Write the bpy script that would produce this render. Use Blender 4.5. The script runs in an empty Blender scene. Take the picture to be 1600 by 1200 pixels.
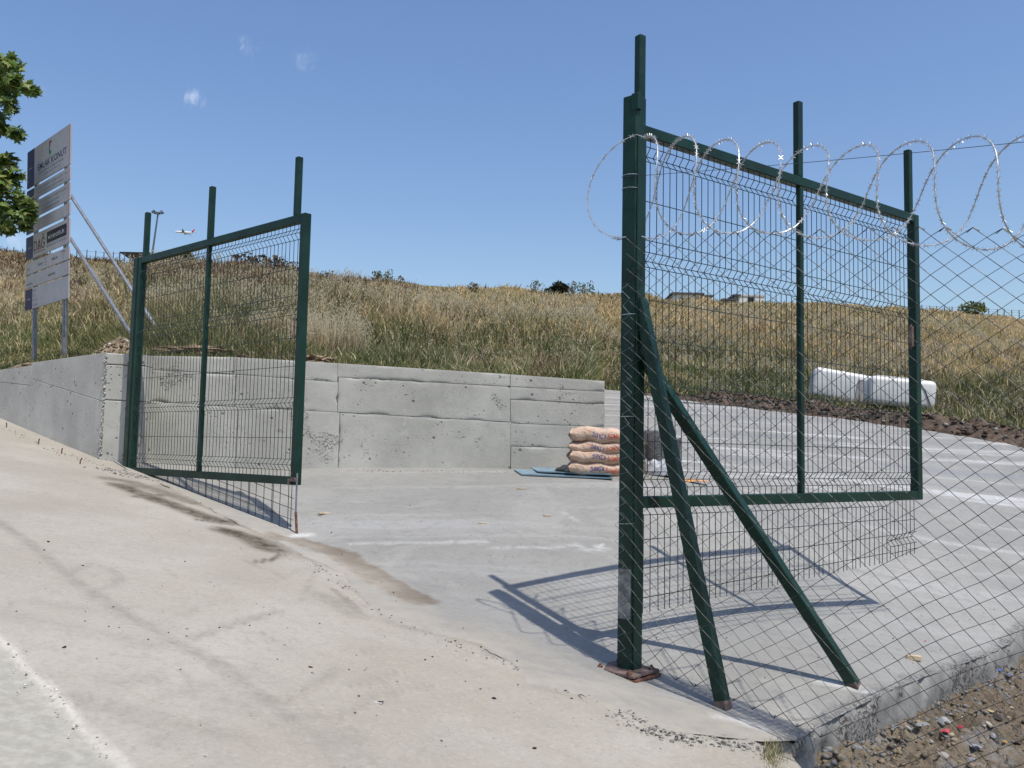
import bpy, bmesh, math, random
import numpy as np
from mathutils import Vector, Matrix
from mathutils.geometry import delaunay_2d_cdt

random.seed(7); rng = np.random.default_rng(11)
SC = bpy.context.scene
COL = SC.collection
D = bpy.data

# ------------------------------------------------------------------ camera, sky, sun, exposure
CZ = 2.0                       # camera height above world zero
FPX = 1380.0                   # focal length in pixels of the 1600 px wide photograph
PITCH, ROLL = math.atan(105/1380), 0.0205
cp, sp, cr, sr = math.cos(PITCH), math.sin(PITCH), math.cos(ROLL), math.sin(ROLL)
FW = Vector((0, cp, sp)); U0 = Vector((0, -sp, cp)); R0 = Vector((1, 0, 0))
RT = R0*cr + U0*sr; UP = R0*(-sr) + U0*cr
cam = D.cameras.new('camera'); camo = D.objects.new('camera', cam); COL.objects.link(camo)
cam.sensor_width = 36; cam.lens = 36*FPX/1600; cam.clip_start = .05; cam.clip_end = 9000
m = Matrix((RT, UP, -FW)).transposed().to_4x4(); m.translation = Vector((0, 0, CZ))
camo.matrix_world = m
SC.camera = camo

SUN_EL = math.radians(66)
LH = Vector((-.56, .83)).normalized()               # horizontal direction the light travels
SUN_DIR = Vector((-LH.x*math.cos(SUN_EL), -LH.y*math.cos(SUN_EL), math.sin(SUN_EL)))   # towards the sun
sun = D.lights.new('sun', 'SUN'); suno = D.objects.new('sun', sun); COL.objects.link(suno)
sun.energy = 4.5; sun.angle = math.radians(.53); sun.color = (1, .955, .88)
suno.rotation_euler = SUN_DIR.to_track_quat('Z', 'Y').to_euler()
suno.location = (0, 0, 40)

def ray(px, py):
    return RT*((px-800)/FPX) + UP*((600-py)/FPX) + FW

W = D.worlds.new('World'); SC.world = W; W.use_nodes = True
nt = W.node_tree; N = nt.nodes; L = nt.links
bg = N['Background']
sky = N.new('ShaderNodeTexSky'); sky.sky_type = 'NISHITA'; sky.sun_disc = False
sky.sun_elevation = SUN_EL; sky.sun_rotation = math.atan2(SUN_DIR.x, SUN_DIR.y)
sky.altitude = 60; sky.air_density = 1.35; sky.dust_density = 1.3; sky.ozone_density = 4.0
bg.inputs['Strength'].default_value = .15
tc = N.new('ShaderNodeTexCoord')
nz = N.new('ShaderNodeTexNoise'); nz.inputs['Scale'].default_value = 70; nz.inputs['Detail'].default_value = 7
nz.inputs['Roughness'].default_value = .6; nz.inputs['Distortion'].default_value = .8
vm = N.new('ShaderNodeVectorMath'); vm.operation = 'MULTIPLY'; vm.inputs[1].default_value = (1.2, 1.2, .8)
L.new(tc.outputs['Generated'], vm.inputs[0]); L.new(vm.outputs[0], nz.inputs['Vector'])
prev = sky.outputs['Color']
for (px, py, rad, amt) in ((305, 154, .026, .5), (385, 76, .025, .34), (478, 94, .028, .2), (20, 372, .04, .28), (62, 142, .018, .12)):
    d = ray(px, py).normalized()
    sub = N.new('ShaderNodeVectorMath'); sub.operation = 'DISTANCE'; sub.inputs[1].default_value = d
    L.new(tc.outputs['Generated'], sub.inputs[0])
    mr = N.new('ShaderNodeMapRange'); mr.interpolation_type = 'SMOOTHSTEP'
    mr.inputs['From Min'].default_value = 0; mr.inputs['From Max'].default_value = rad
    mr.inputs['To Min'].default_value = .22; mr.inputs['To Max'].default_value = -.25
    L.new(sub.outputs['Value'], mr.inputs['Value'])
    ad = N.new('ShaderNodeMath'); ad.operation = 'ADD'
    L.new(nz.outputs['Fac'], ad.inputs[0]); L.new(mr.outputs['Result'], ad.inputs[1])
    m2 = N.new('ShaderNodeMapRange'); m2.interpolation_type = 'SMOOTHSTEP'
    m2.inputs['From Min'].default_value = .52; m2.inputs['From Max'].default_value = 1.0
    m2.inputs['To Min'].default_value = 0; m2.inputs['To Max'].default_value = amt
    L.new(ad.outputs[0], m2.inputs['Value'])
    mx = N.new('ShaderNodeMixRGB'); mx.inputs['Color2'].default_value = (6.2, 6.8, 7.6, 1)
    L.new(m2.outputs['Result'], mx.inputs['Fac']); L.new(prev, mx.inputs['Color1'])
    prev = mx.outputs['Color']
hs = N.new('ShaderNodeHueSaturation'); hs.inputs['Hue'].default_value = .509; hs.inputs['Saturation'].default_value = 1.10; hs.inputs['Value'].default_value = 1.0
L.new(prev, hs.inputs['Color']); L.new(hs.outputs['Color'], bg.inputs['Color'])
SC.view_settings.view_transform = 'Standard'; SC.view_settings.look = 'None'
SC.view_settings.gamma = 1; SC.view_settings.use_curve_mapping = False
SC.view_settings.exposure = 0.0
SC.cycles.max_bounces = 6; SC.cycles.diffuse_bounces = 3; SC.cycles.transparent_max_bounces = 8

# ------------------------------------------------------------------ helpers
def P(px, py, Y):
    r = ray(px, py); k = Y/r.y
    return Vector((r.x*k, Y, CZ + r.z*k))

def hit(px, py, zf, y0=2.0, y1=60.0):
    """where the line of sight through a photo pixel meets a height function zf(x, y)"""
    r = ray(px, py); prev = None; Y = y0
    while Y < y1:
        k = Y/r.y; x = r.x*k; z = CZ + r.z*k
        dz = z - zf(x, Y)
        if dz <= 0:
            if prev is None: return Vector((x, Y, zf(x, Y)))
            a, b = Y-.05, Y
            for _ in range(20):
                c = (a+b)/2; k = c/r.y
                if CZ + r.z*k - zf(r.x*k, c) > 0: a = c
                else: b = c
            k = b/r.y
            return Vector((r.x*k, b, zf(r.x*k, b)))
        prev = dz; Y += .05
    k = y1/r.y
    return Vector((r.x*k, y1, zf(r.x*k, y1)))

def _h(ix, iy, seed):
    h = (ix*374761393 + iy*668265263 + seed*982451653) & 0x7fffffff
    h = ((h ^ (h >> 13))*1274126177) & 0x7fffffff
    return ((h ^ (h >> 16)) & 0xffff)/65535.0
def vnoise(x, y, seed=0):
    x = np.asarray(x, float); y = np.asarray(y, float)
    ix = np.floor(x).astype(np.int64); iy = np.floor(y).astype(np.int64)
    fx = x-ix; fy = y-iy; fx = fx*fx*(3-2*fx); fy = fy*fy*(3-2*fy)
    a = _h(ix, iy, seed); b = _h(ix+1, iy, seed); c = _h(ix, iy+1, seed); d = _h(ix+1, iy+1, seed)
    return (a*(1-fx)+b*fx)*(1-fy) + (c*(1-fx)+d*fx)*fy
def fbm(x, y, seed=0, oct=4, g=.5):
    x = np.asarray(x, float); y = np.asarray(y, float)
    s = 0; a = 1; t = 0
    for k in range(oct):
        s = s + a*vnoise(x*2**k + 17.3*k, y*2**k - 9.1*k, seed+k); t += a; a *= g
    return s/t

class MB:
    def __init__(s): s.v = []; s.f = []
    def add(s, vs, fs):
        o = len(s.v); s.v += [tuple(v) for v in vs]; s.f += [tuple(i+o for i in f) for f in fs]; return s
    def box(s, c, h, ax=None, ch=0.0):
        """box with half sizes h; ax = three axes; ch = chamfer of all edges"""
        c = Vector(c); A = ax or (Vector((1,0,0)), Vector((0,1,0)), Vector((0,0,1)))
        if ch <= 0:
            vs = [c + A[0]*(h[0]*i) + A[1]*(h[1]*j) + A[2]*(h[2]*k) for i in (-1,1) for j in (-1,1) for k in (-1,1)]
            return s.add(vs, [(0,1,3,2),(4,6,7,5),(0,4,5,1),(2,3,7,6),(0,2,6,4),(1,5,7,3)])
        bm = bmesh.new(); bmesh.ops.create_cube(bm, size=2)
        for v in bm.verts: v.co = Vector((v.co.x*h[0], v.co.y*h[1], v.co.z*h[2]))
        bmesh.ops.bevel(bm, geom=bm.edges[:], offset=ch, segments=1, affect='EDGES', clamp_overlap=True)
        bm.verts.index_update()
        vs = [c + A[0]*v.co.x + A[1]*v.co.y + A[2]*v.co.z for v in bm.verts]
        fs = [[v.index for v in f.verts] for f in bm.faces]
        bm.free(); return s.add(vs, fs)
    def bar(s, a, b, w, d, up=(0,0,1), ch=0.0):
        a = Vector(a); b = Vector(b); z = (b-a); ln = z.length; z = z/ln
        u = Vector(up); x = u.cross(z)
        if x.length < 1e-4: x = Vector((1,0,0)).cross(z)
        x.normalize(); y = z.cross(x)
        return s.box((a+b)/2, (w/2, d/2, ln/2), (x, y, z), ch)
    def tube(s, pts, r, n=5, cap=True):
        pts = [Vector(p) for p in pts]; rings = []; o = len(s.v)
        t = (pts[1]-pts[0]).normalized()
        x = t.orthogonal().normalized()
        for i, p in enumerate(pts):
            if 0 < i < len(pts)-1: t = (pts[i+1]-pts[i-1])
            elif i == 0: t = pts[1]-pts[0]
            else: t = pts[i]-pts[i-1]
            t = t.normalized() if t.length > 1e-9 else Vector((0,0,1))
            x = (x - t*x.dot(t)); x = x.normalized() if x.length > 1e-6 else t.orthogonal().normalized()
            y = t.cross(x)
            rr = r[i] if hasattr(r, '__len__') else r
            s.v += [tuple(p + x*(rr*math.cos(2*math.pi*k/n)) + y*(rr*math.sin(2*math.pi*k/n))) for k in range(n)]
        for i in range(len(pts)-1):
            for k in range(n):
                a = o+i*n+k; b = o+i*n+(k+1) % n
                s.f.append((a, b, b+n, a+n))
        if cap:
            s.f.append(tuple(o+k for k in range(n))[::-1]); e = o+(len(pts)-1)*n
            s.f.append(tuple(e+k for k in range(n)))
        return s
    def build(s, name, mat, parent=None, smooth=False, kind=None):
        me = D.meshes.new(name); me.from_pydata(s.v, [], s.f); me.update()
        if smooth: me.polygons.foreach_set('use_smooth', [True]*len(me.polygons))
        return link(name, me, mat, parent, kind)

def link(name, me, mat, parent=None, kind=None):
    if mat is not None and not len(me.materials): me.materials.append(mat)
    o = D.objects.new(name, me); COL.objects.link(o)
    if parent is not None: o.parent = parent; o.matrix_parent_inverse = Matrix.Identity(4)
    if kind: o['kind'] = kind
    return o
def tag(o, label, cat, group=None, kind=None):
    o['label'] = label; o['category'] = cat
    if group: o['group'] = group
    if kind: o['kind'] = kind
    return o
def thing(name, label, cat, loc=(0,0,0), rz=0, group=None):
    o = D.objects.new(name, None); COL.objects.link(o); o.location = loc; o.rotation_euler = (0,0,rz)
    o.empty_display_size = .2
    return tag(o, label, cat, group)
def origin_to(o, p):
    """move a mesh thing's origin to p without moving the mesh"""
    p = Vector(p); o.data.transform(Matrix.Translation(-p)); o.location = p; return o

def npmesh(name, V, F, mat, smooth=False, kind=None, attrs=None, parent=None):
    """mesh from numpy arrays; F is (n,3) or (n,4)"""
    V = np.ascontiguousarray(V, np.float32); F = np.ascontiguousarray(F, np.int32)
    me = D.meshes.new(name); me.vertices.add(len(V)); me.vertices.foreach_set('co', V.ravel())
    k = F.shape[1]
    me.loops.add(F.size); me.loops.foreach_set('vertex_index', F.ravel())
    me.polygons.add(len(F)); me.polygons.foreach_set('loop_start', np.arange(0, F.size, k, dtype=np.int32))
    me.update(calc_edges=True)
    if smooth: me.polygons.foreach_set('use_smooth', np.ones(len(F), bool))
    for an, av in (attrs or {}).items():
        av = np.asarray(av, np.float32)
        if av.ndim == 1:
            a = me.attributes.new(an, 'FLOAT', 'POINT'); a.data.foreach_set('value', av)
        else:
            a = me.attributes.new(an, 'FLOAT_COLOR', 'POINT')
            a.data.foreach_set('color', np.concatenate([av, np.ones((len(av), 1), np.float32)], 1).ravel())
    me.validate()
    return link(name, me, mat, parent, kind)
def gridfaces(nr, nc):
    i = np.arange(nr-1)[:, None]*nc + np.arange(nc-1)[None, :]
    i = i.ravel(); return np.stack([i, i+1, i+nc+1, i+nc], 1)

# ------------------------------------------------------------------ materials
class NT:
    def __init__(s, name, rough=.8, spec=.5, metal=0.0):
        s.m = D.materials.new(name); s.m.use_nodes = True; s.t = s.m.node_tree
        s.b = s.t.nodes['Principled BSDF']; s.b.inputs['Roughness'].default_value = rough
        s.b.inputs['Metallic'].default_value = metal; s.b.inputs['Specular IOR Level'].default_value = spec
        s.g = s.t.nodes.new('ShaderNodeNewGeometry'); s.pos = s.g.outputs['Position']
        s.tc = s.t.nodes.new('ShaderNodeTexCoord'); s.obj = s.tc.outputs['Object']
    def n(s, ty, **k):
        x = s.t.nodes.new(ty)
        for a, b in k.items(): setattr(x, a, b)
        return x
    def l(s, a, b): s.t.links.new(a, b)
    def scaled(s, vec, sc):
        x = s.n('ShaderNodeVectorMath', operation='MULTIPLY'); s.l(vec, x.inputs[0]); x.inputs[1].default_value = sc; return x.outputs[0]
    def noise(s, scale, detail=4, rough=.55, vec=None, dist=0.0):
        x = s.n('ShaderNodeTexNoise'); x.inputs['Scale'].default_value = scale; x.inputs['Detail'].default_value = detail
        x.inputs['Roughness'].default_value = rough; x.inputs['Distortion'].default_value = dist
        s.l(vec or s.pos, x.inputs['Vector']); return x.outputs['Fac']
    def voro(s, scale, vec=None, feature='F1', out='Distance'):
        x = s.n('ShaderNodeTexVoronoi', feature=feature); x.inputs['Scale'].default_value = scale
        s.l(vec or s.pos, x.inputs['Vector']); return x.outputs[out]
    def mr(s, v, a, b, c=0., d=1., smooth=True):
        x = s.n('ShaderNodeMapRange', interpolation_type='SMOOTHSTEP' if smooth else 'LINEAR')
        for nm, q in (('From Min', a), ('From Max', b), ('To Min', c), ('To Max', d)): x.inputs[nm].default_value = q
        s.l(v, x.inputs['Value']); return x.outputs['Result']
    def math(s, op, a, b):
        x = s.n('ShaderNodeMath', operation=op)
        for i, q in enumerate((a, b)):
            if isinstance(q, (int, float)): x.inputs[i].default_value = q
            else: s.l(q, x.inputs[i])
        return x.outputs[0]
    def mix(s, fac, a, b, blend='MIX'):
        x = s.n('ShaderNodeMixRGB', blend_type=blend)
        for i, q in zip(('Fac', 'Color1', 'Color2'), (fac, a, b)):
            if isinstance(q, (int, float)): x.inputs[i].default_value = q
            elif isinstance(q, tuple): x.inputs[i].default_value = (*q, 1) if len(q) == 3 else q
            else: s.l(q, x.inputs[i])
        return x.outputs['Color']
    def attr(s, name, out='Fac'):
        x = s.n('ShaderNodeAttribute'); x.attribute_name = name; return x.outputs[out]
    def bump(s, h, strength=.3, dist=.01, prev=None):
        x = s.n('ShaderNodeBump'); x.inputs['Strength'].default_value = strength; x.inputs['Distance'].default_value = dist
        s.l(h, x.inputs['Height'])
        if prev: s.l(prev, x.inputs['Normal'])
        return x.outputs['Normal']
    def done(s, color, normal=None, rough=None):
        if isinstance(color, tuple): s.b.inputs['Base Color'].default_value = (*color, 1)
        else: s.l(color, s.b.inputs['Base Color'])
        if normal: s.l(normal, s.b.inputs['Normal'])
        if rough is not None: s.l(rough, s.b.inputs['Roughness'])
        return s.m

def m_simple(name, col, var=.25, scale=8, rough=.6, metal=0., spec=.5, bump=.0, bs=60):
    t = NT(name, rough, spec, metal)
    f = t.noise(scale, 5, .6, vec=t.obj)
    d = tuple(c*(1-var) for c in col); e = tuple(min(1, c*(1+var)) for c in col)
    c = t.mix(t.mr(f, .3, .7), d, e)
    nrm = t.bump(t.noise(bs, 4, .6, vec=t.obj), bump, .01) if bump else None
    return t.done(c, nrm)

def m_green():
    t = NT('green paint', .45, .28)
    f = t.noise(3.5, 5, .6); c = t.mix(t.mr(f, .3, .7), (.0042, .0215, .0148), (.0075, .036, .0245))
    dust = t.mr(t.noise(22, 6, .7), .62, .82, 0, .35)
    c = t.mix(dust, c, (.06, .075, .062))
    chip = t.mr(t.noise(75, 3, .5), .735, .76)
    chip = t.math('MULTIPLY', chip, t.mr(t.noise(4, 2, .5), .5, .62))
    c = t.mix(chip, c, (.33, .34, .33))
    st = t.noise(1.0, 6, .7, vec=t.scaled(t.pos, (34, 34, 1.6)))
    c = t.mix(t.mr(st, .6, .78, 0, .4), c, (.075, .085, .07))
    ru = t.math('MULTIPLY', t.mr(t.noise(1.0, 5, .7, vec=t.scaled(t.pos, (26, 26, 3))), .66, .74), t.mr(t.noise(2.2, 3, .6), .55, .66))
    c = t.mix(t.math('MULTIPLY', ru, .6), c, (.10, .045, .022))
    r = t.mr(t.noise(14, 5, .6), .3, .7, .34, .55)
    n = t.bump(t.noise(40, 4, .6), .08, .004)
    return t.done(c, n, r)
M_GREEN = m_green()
M_GWIRE = m_simple('green wire', (.006, .021, .018), .3, 20, .45)
M_GALV = m_simple('galvanized wire', (.38, .39, .41), .3, 30, .42, .75)
M_CHAIN = m_simple('chain link wire', (.042, .044, .043), .35, 12, .55, .3)
M_RAZOR = m_simple('razor steel', (.50, .51, .52), .2, 40, .38, .45)
M_RUST = m_simple('rusty steel', (.16, .075, .05), .45, 25, .8, .2, .4, .4, 90)
M_PLATE = m_simple('weathered base plate', (.15, .105, .09), .4, 18, .75, .2, .4, .5, 70)
M_STEELPIPE = m_simple('grey steel pipe', (.20, .21, .23), .2, 10, .5, .4)

def m_wall(name, base, seam_dirt=1.0):
    t = NT(name, .88, .25)
    big = t.noise(.9, 5, .6); med = t.noise(5, 6, .65); fine = t.noise(60, 4, .7)
    st = t.noise(1.0, 5, .6, vec=t.scaled(t.pos, (5, 5, .8)))         # drips run down
    lo = tuple(c*.72 for c in base); hi = tuple(min(1, c*1.14) for c in base)
    c = t.mix(t.mr(big, .3, .72), lo, hi)
    c = t.mix(t.mr(med, .35, .75, 0, .55), c, tuple(c_*.86 for c_ in base))
    c = t.mix(t.mr(st, .55, .8, 0, .4), c, tuple(c_*.62 for c_ in base))
    c = t.mix(t.mr(fine, .4, .75, 0, .35), c, tuple(min(1, c_*1.2) for c_ in base))
    # bug holes: small voids in the cast face
    h1 = t.voro(6.5); w1 = t.noise(2.2, 3, .6)
    hole = t.math('MULTIPLY', t.mr(h1, .09, .16, 1, 0), t.mr(w1, .47, .56))
    h2 = t.voro(15); hole2 = t.math('MULTIPLY', t.mr(h2, .13, .22, 1, 0), t.mr(t.noise(2.3, 3, .6), .5, .64))
    hole = t.math('MAXIMUM', hole, hole2)
    # honeycombed patches where aggregate shows
    hc = t.math('MULTIPLY', t.mr(t.noise(1.5, 4, .62, dist=.4), .62, .68), t.mr(t.noise(34, 4, .7), .48, .6))
    h3 = t.voro(30); hole3 = t.math('MULTIPLY', t.mr(h3, .10, .2, .9, 0), t.mr(t.noise(1.7, 3, .6), .48, .62))
    hole = t.math('MAXIMUM', hole, hole3)
    dark = t.math('MAXIMUM', hole, hc)
    c = t.mix(t.mr(t.noise(2.2, 6, .7, dist=.8), .56, .74, 0, .5), c, tuple(c_*.66 for c_ in base))
    c = t.mix(t.mr(t.noise(3.1, 5, .7, dist=.5), .6, .74, 0, .45), c, tuple(min(1, c_*1.25) for c_ in base))
    c = t.mix(t.math('MULTIPLY', dark, .8), c, tuple(c_*.22 for c_ in base))
    h = t.math('SUBTRACT', t.math('MULTIPLY', fine, .25), dark)
    n = t.bump(h, .55, .012); n = t.bump(med, .18, .03, n)
    return t.done(c, n)
M_WALL = m_wall('cast concrete', (.43, .42, .375))
M_WALLD = m_wall('cast concrete road side', (.52, .495, .44))
M_JOINT = m_simple('concrete joint', (.17, .17, .165), .4, 30, .95, 0, .2, .6, 50)

def m_road():
    t = NT('dusty road concrete', .92, .2)
    big = t.noise(.55, 5, .6); med = t.noise(2.6, 6, .65); fine = t.noise(28, 5, .7); grit = t.noise(170, 3, .7)
    c = t.mix(t.mr(big, .3, .7), (.305, .275, .226), (.375, .343, .290))
    c = t.mix(t.mr(med, .42, .72, 0, .55), c, (.31, .285, .243))
    c = t.mix(t.mr(t.noise(1.1, 4, .55), .5, .75, 0, .5), c, (.385, .36, .315))
    c = t.mix(t.mr(fine, .45, .8, 0, .45), c, (.25, .222, .18))
    c = t.mix(t.mr(grit, .55, .8, 0, .35), c, (.38, .345, .29))
    c = t.mix(t.mr(t.noise(11, 7, .78, dist=.6), .50, .64, 0, .30), c, (.25, .222, .18))
    c = t.mix(t.mr(t.noise(42, 6, .8), .53, .64, 0, .33), c, (.20, .18, .15))
    c = t.mix(t.mr(t.noise(36, 6, .8, vec=t.scaled(t.pos, (1.1, .9, 1)), dist=.3), .54, .64, 0, .35), c, (.48, .44, .37))
    s1 = t.noise(1.0, 5, .65, vec=t.scaled(t.pos, (1.2, 7, 1)))
    c = t.mix(t.mr(s1, .55, .8, 0, .3), c, (.27, .245, .205))
    sk = t.attr('stain'); sn = t.mr(t.noise(9, 5, .7), .25, .75, .45, 1.15)
    c = t.mix(t.math('MULTIPLY', sk, sn), c, (.062, .048, .030))
    tr = t.math('MULTIPLY', t.attr('track'), t.mr(t.noise(7, 5, .7), .3, .7, .3, 1.))
    c = t.mix(tr, c, (.165, .148, .12))
    pl = t.math('MULTIPLY', t.attr('pale'), t.mr(t.noise(30, 4, .7), .3, .65, .25, 1.))
    c = t.mix(pl, c, (.52, .485, .42))
    gy = t.math('MULTIPLY', t.attr('grey'), t.mr(t.noise(6, 5, .7), .25, .7, .65, 1.))
    c = t.mix(gy, c, t.mix(t.mr(t.noise(18, 5, .7), .35, .7), (.29, .275, .232), (.385, .365, .315)))
    sp_ = t.math('MULTIPLY', t.mr(t.voro(7.5), .035, .06, 1, 0), t.mr(t.noise(1.3, 2, .5), .5, .6))
    c = t.mix(t.math('MULTIPLY', sp_, .75), c, (.09, .08, .07))
    n = t.bump(fine, .22, .012); n = t.bump(grit, .22, .004, n); n = t.bump(med, .25, .04, n)
    return t.done(c, n)
M_ROAD = m_road()

def m_yard():
    t = NT('yard concrete', .72, .3)
    big = t.noise(.35, 5, .6); med = t.noise(2.2, 6, .65); fine = t.noise(30, 5, .7)
    c = t.mix(t.mr(big, .3, .7), (.228, .221, .198), (.292, .283, .257))
    # long trowel and drying streaks
    x = t.n('ShaderNodeMapping'); x.inputs['Rotation'].default_value = (0, 0, math.radians(14)); x.inputs['Scale'].default_value = (.22, 2.4, 1)
    t.l(t.pos, x.inputs['Vector'])
    s1 = t.noise(1.0, 6, .62, vec=x.outputs[0], dist=.5)
    s2 = t.noise(3.4, 5, .65, vec=x.outputs[0])
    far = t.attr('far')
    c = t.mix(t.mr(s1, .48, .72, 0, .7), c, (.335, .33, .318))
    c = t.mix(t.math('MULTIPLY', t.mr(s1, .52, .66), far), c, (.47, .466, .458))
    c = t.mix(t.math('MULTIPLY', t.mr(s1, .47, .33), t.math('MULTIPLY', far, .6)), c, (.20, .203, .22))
    c = t.mix(t.mr(s2, .5, .78, 0, .5), c, (.215, .211, .198))
    c = t.mix(t.mr(med, .48, .75, 0, .45), c, (.225, .216, .195))
    c = t.mix(t.mr(fine, .45, .8, 0, .3), c, (.18, .178, .17))
    c = t.mix(t.mr(t.noise(9, 7, .78, dist=.5), .50, .63, 0, .42), c, (.175, .168, .152))
    c = t.mix(t.mr(t.noise(1.3, 7, .72, dist=.9), .50, .62, 0, .5), c, (.31, .298, .27))
    c = t.mix(t.mr(t.noise(40, 6, .8), .54, .64, 0, .5), c, (.14, .138, .13))
    dm = t.math('MULTIPLY', t.attr('damp'), t.mr(t.noise(5, 5, .7), .2, .7, .75, 1.))
    c = t.mix(dm, c, (.135, .105, .072))
    ds = t.math('MULTIPLY', t.attr('dust'), t.mr(t.noise(4, 6, .7), .3, .7, .35, 1.))
    c = t.mix(ds, c, (.37, .33, .27))
    pl = t.math('MULTIPLY', t.attr('pale'), t.mr(t.noise(22, 4, .7), .3, .65, .35, 1.))
    c = t.mix(pl, c, (.56, .56, .54))
    ed = t.math('MULTIPLY', t.attr('broken'), t.mr(t.noise(26, 5, .75), .42, .6))
    c = t.mix(ed, c, (.10, .10, .098))
    sp_ = t.math('MULTIPLY', t.mr(t.voro(6), .03, .055, 1, 0), t.mr(t.noise(1.1, 2, .5), .52, .62))
    c = t.mix(t.math('MULTIPLY', sp_, .7), c, (.07, .065, .06))
    n = t.bump(fine, .14, .008); n = t.bump(med, .12, .03, n); n = t.bump(ed, .5, -.03, n)
    return t.done(c, n, t.mr(s1, .4, .7, .62, .8))
M_YARD = m_yard()

def m_kerb():
    t = NT('slab side concrete', .9, .2)
    med = t.noise(4, 6, .65); fine = t.noise(40, 5, .75)
    c = t.mix(t.mr(med, .3, .7), (.175, .172, .163), (.29, .286, .27))
    hc = t.math('MULTIPLY', t.mr(t.noise(1.8, 4, .6), .50, .58), t.mr(fine, .48, .6))
    c = t.mix(hc, c, (.06, .045, .043))
    n = t.bump(t.math('SUBTRACT', t.math('MULTIPLY', fine, .4), hc), .7, .02)
    return t.done(c, n)
M_KERB = m_kerb()

def m_dirt():
    t = NT('dry dirt', .97, .1)
    big = t.noise(1.3, 5, .6); med = t.noise(7, 6, .7); fine = t.noise(48, 5, .75)
    c = t.mix(t.mr(big, .35, .68), (.165, .130, .090), (.245, .20, .145))
    c = t.mix(t.mr(med, .42, .72, 0, .65), c, (.145, .118, .085))
    c = t.mix(t.mr(t.noise(2.1, 5, .65, dist=.5), .54, .66, 0, .8), c, (.25, .245, .235))
    c = t.mix(t.mr(fine, .5, .8, 0, .5), c, (.30, .255, .19))
    n = t.bump(fine, .9, .02); n = t.bump(med, .8, .05, n); n = t.bump(t.voro(22), .5, .02, n)
    return t.done(c, n)
M_DIRT = m_dirt()
M_SOIL = m_simple('dark turned soil', (.085, .062, .047), .5, 6, .97, 0, .1, .9, 22)
M_SOILB = m_simple('pale crumbly soil', (.23, .175, .12), .45, 9, .97, 0, .1, .9, 30)

def m_hill():
    t = NT('hill soil and thatch', .97, .05)
    a = t.noise(.28, 5, .65); b = t.noise(2.5, 6, .7)
    c = t.mix(t.mr(a, .35, .65), (.13, .12, .055), (.27, .205, .11))
    c = t.mix(t.mr(b, .4, .7, 0, .7), c, (.10, .085, .04))
    return t.done(c, t.bump(b, .9, .2))
M_HILL = m_hill()
def m_attr(name, rough=.8, spec=.2, trans=.0):
    t = NT(name, rough, spec)
    c = t.attr('tint', 'Color')
    m_ = t.done(c)
    if trans:
        tr = t.n('ShaderNodeBsdfTranslucent'); t.l(c, tr.inputs['Color'])
        mx = t.n('ShaderNodeMixShader'); mx.inputs[0].default_value = trans
        t.l(t.b.outputs[0], mx.inputs[1]); t.l(tr.outputs[0], mx.inputs[2])
        t.l(mx.outputs[0], t.t.nodes['Material Output'].inputs['Surface'])
    return m_
M_GRASS = m_attr('meadow grass', .75, .15, .3)
M_LEAF = m_attr('plane tree leaf', .5, .4, .45)
M_STONE = m_attr('stone', .9, .2)
M_BARK = m_simple('grey bark', (.17, .14, .11), .35, 14, .9, 0, .2, .7, 30)
# ------------------------------------------------------------------ lie of the land
R = P(985, 1052, 6.05)                 # foot of the near gate post
LP = P(199, 731, 11.2)                 # foot of the far gate post
Uv = Vector((LP.x-R.x, LP.y-R.y)); THL = Uv.length; Uv.normalize()      # along the road, uphill
Nv = Vector((-Uv.y, Uv.x))
if Nv.y < 0: Nv = -Nv                                                     # into the yard
SLOPE = (LP.z-R.z)/THL
uR = R.x*Uv.x + R.y*Uv.y; N0 = R.x*Nv.x + R.y*Nv.y
def un(x, y): return x*Uv.x + y*Uv.y, x*Nv.x + y*Nv.y
def xy(u, n): return u*Uv.x + n*Nv.x, u*Uv.y + n*Nv.y
def zroad(x, y):
    u, n = un(x, y)
    return R.z + SLOPE*(u-uR) + .07*(N0-n) + .02*(vnoise(u*.9, n*.9, 3)-.5)
def zline(u): return R.z + SLOPE*(u-uR)
def on_gate_line(px, z_off=0.0):
    r = ray(px, 700); k = N0/(r.x*Nv.x + r.y*Nv.y); x, y = r.x*k, r.y*k
    return Vector((x, y, zline(un(x, y)[0]) + z_off))

K = on_gate_line(1243)                                                    # corner of the slab
E1 = P(1600, 985, 8.75)
KD = Vector((E1.x-K.x, E1.y-K.y)).normalized(); KP = Vector((KD.y, -KD.x))   # along the slab edge, outward
CORN = P(155, 722, 11.5)                                                  # wall corner
WY = 11.74                                                                # face of the back wall
WE = P(945, 738, WY)                                                      # end of the back wall
FL = P(945, 609, 24.); F2 = P(1240, 641, 21.); F3 = P(1420, 663, 19.); F4 = P(1600, 689, 17.)
ctl = [E1, FL, F2, F3, F4, P(330, 731, WY), P(530, 731, WY), P(800, 732.5, WY), WE, P(1000, 742, 11.0),
       P(1360, 940, 8.85), P(1339, 1071, 6.25), P(1500, 1028, 7.55),
       P(1600, 820, 12.), P(1100, 690, 15.), P(1300, 760, 12.4)]
e2 = Vector((K.x+KD.x*14, K.y+KD.y*14, F4.z-.45)); ctl.append(e2)
for t in np.linspace(uR-1.3, uR+THL+.3, 9):
    x, y = xy(t, N0); ctl.append(Vector((x, y, zline(t)+.012)))
A_ = np.array([[c.x, c.y] for c in ctl]); Z_ = np.array([c.z for c in ctl])
def _tps(r): return np.where(r > 1e-9, r*r*np.log(np.maximum(r, 1e-9)), 0)
NCT = len(A_); Km = _tps(np.linalg.norm(A_[:, None]-A_[None], axis=2)) + np.eye(NCT)*.02
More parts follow.
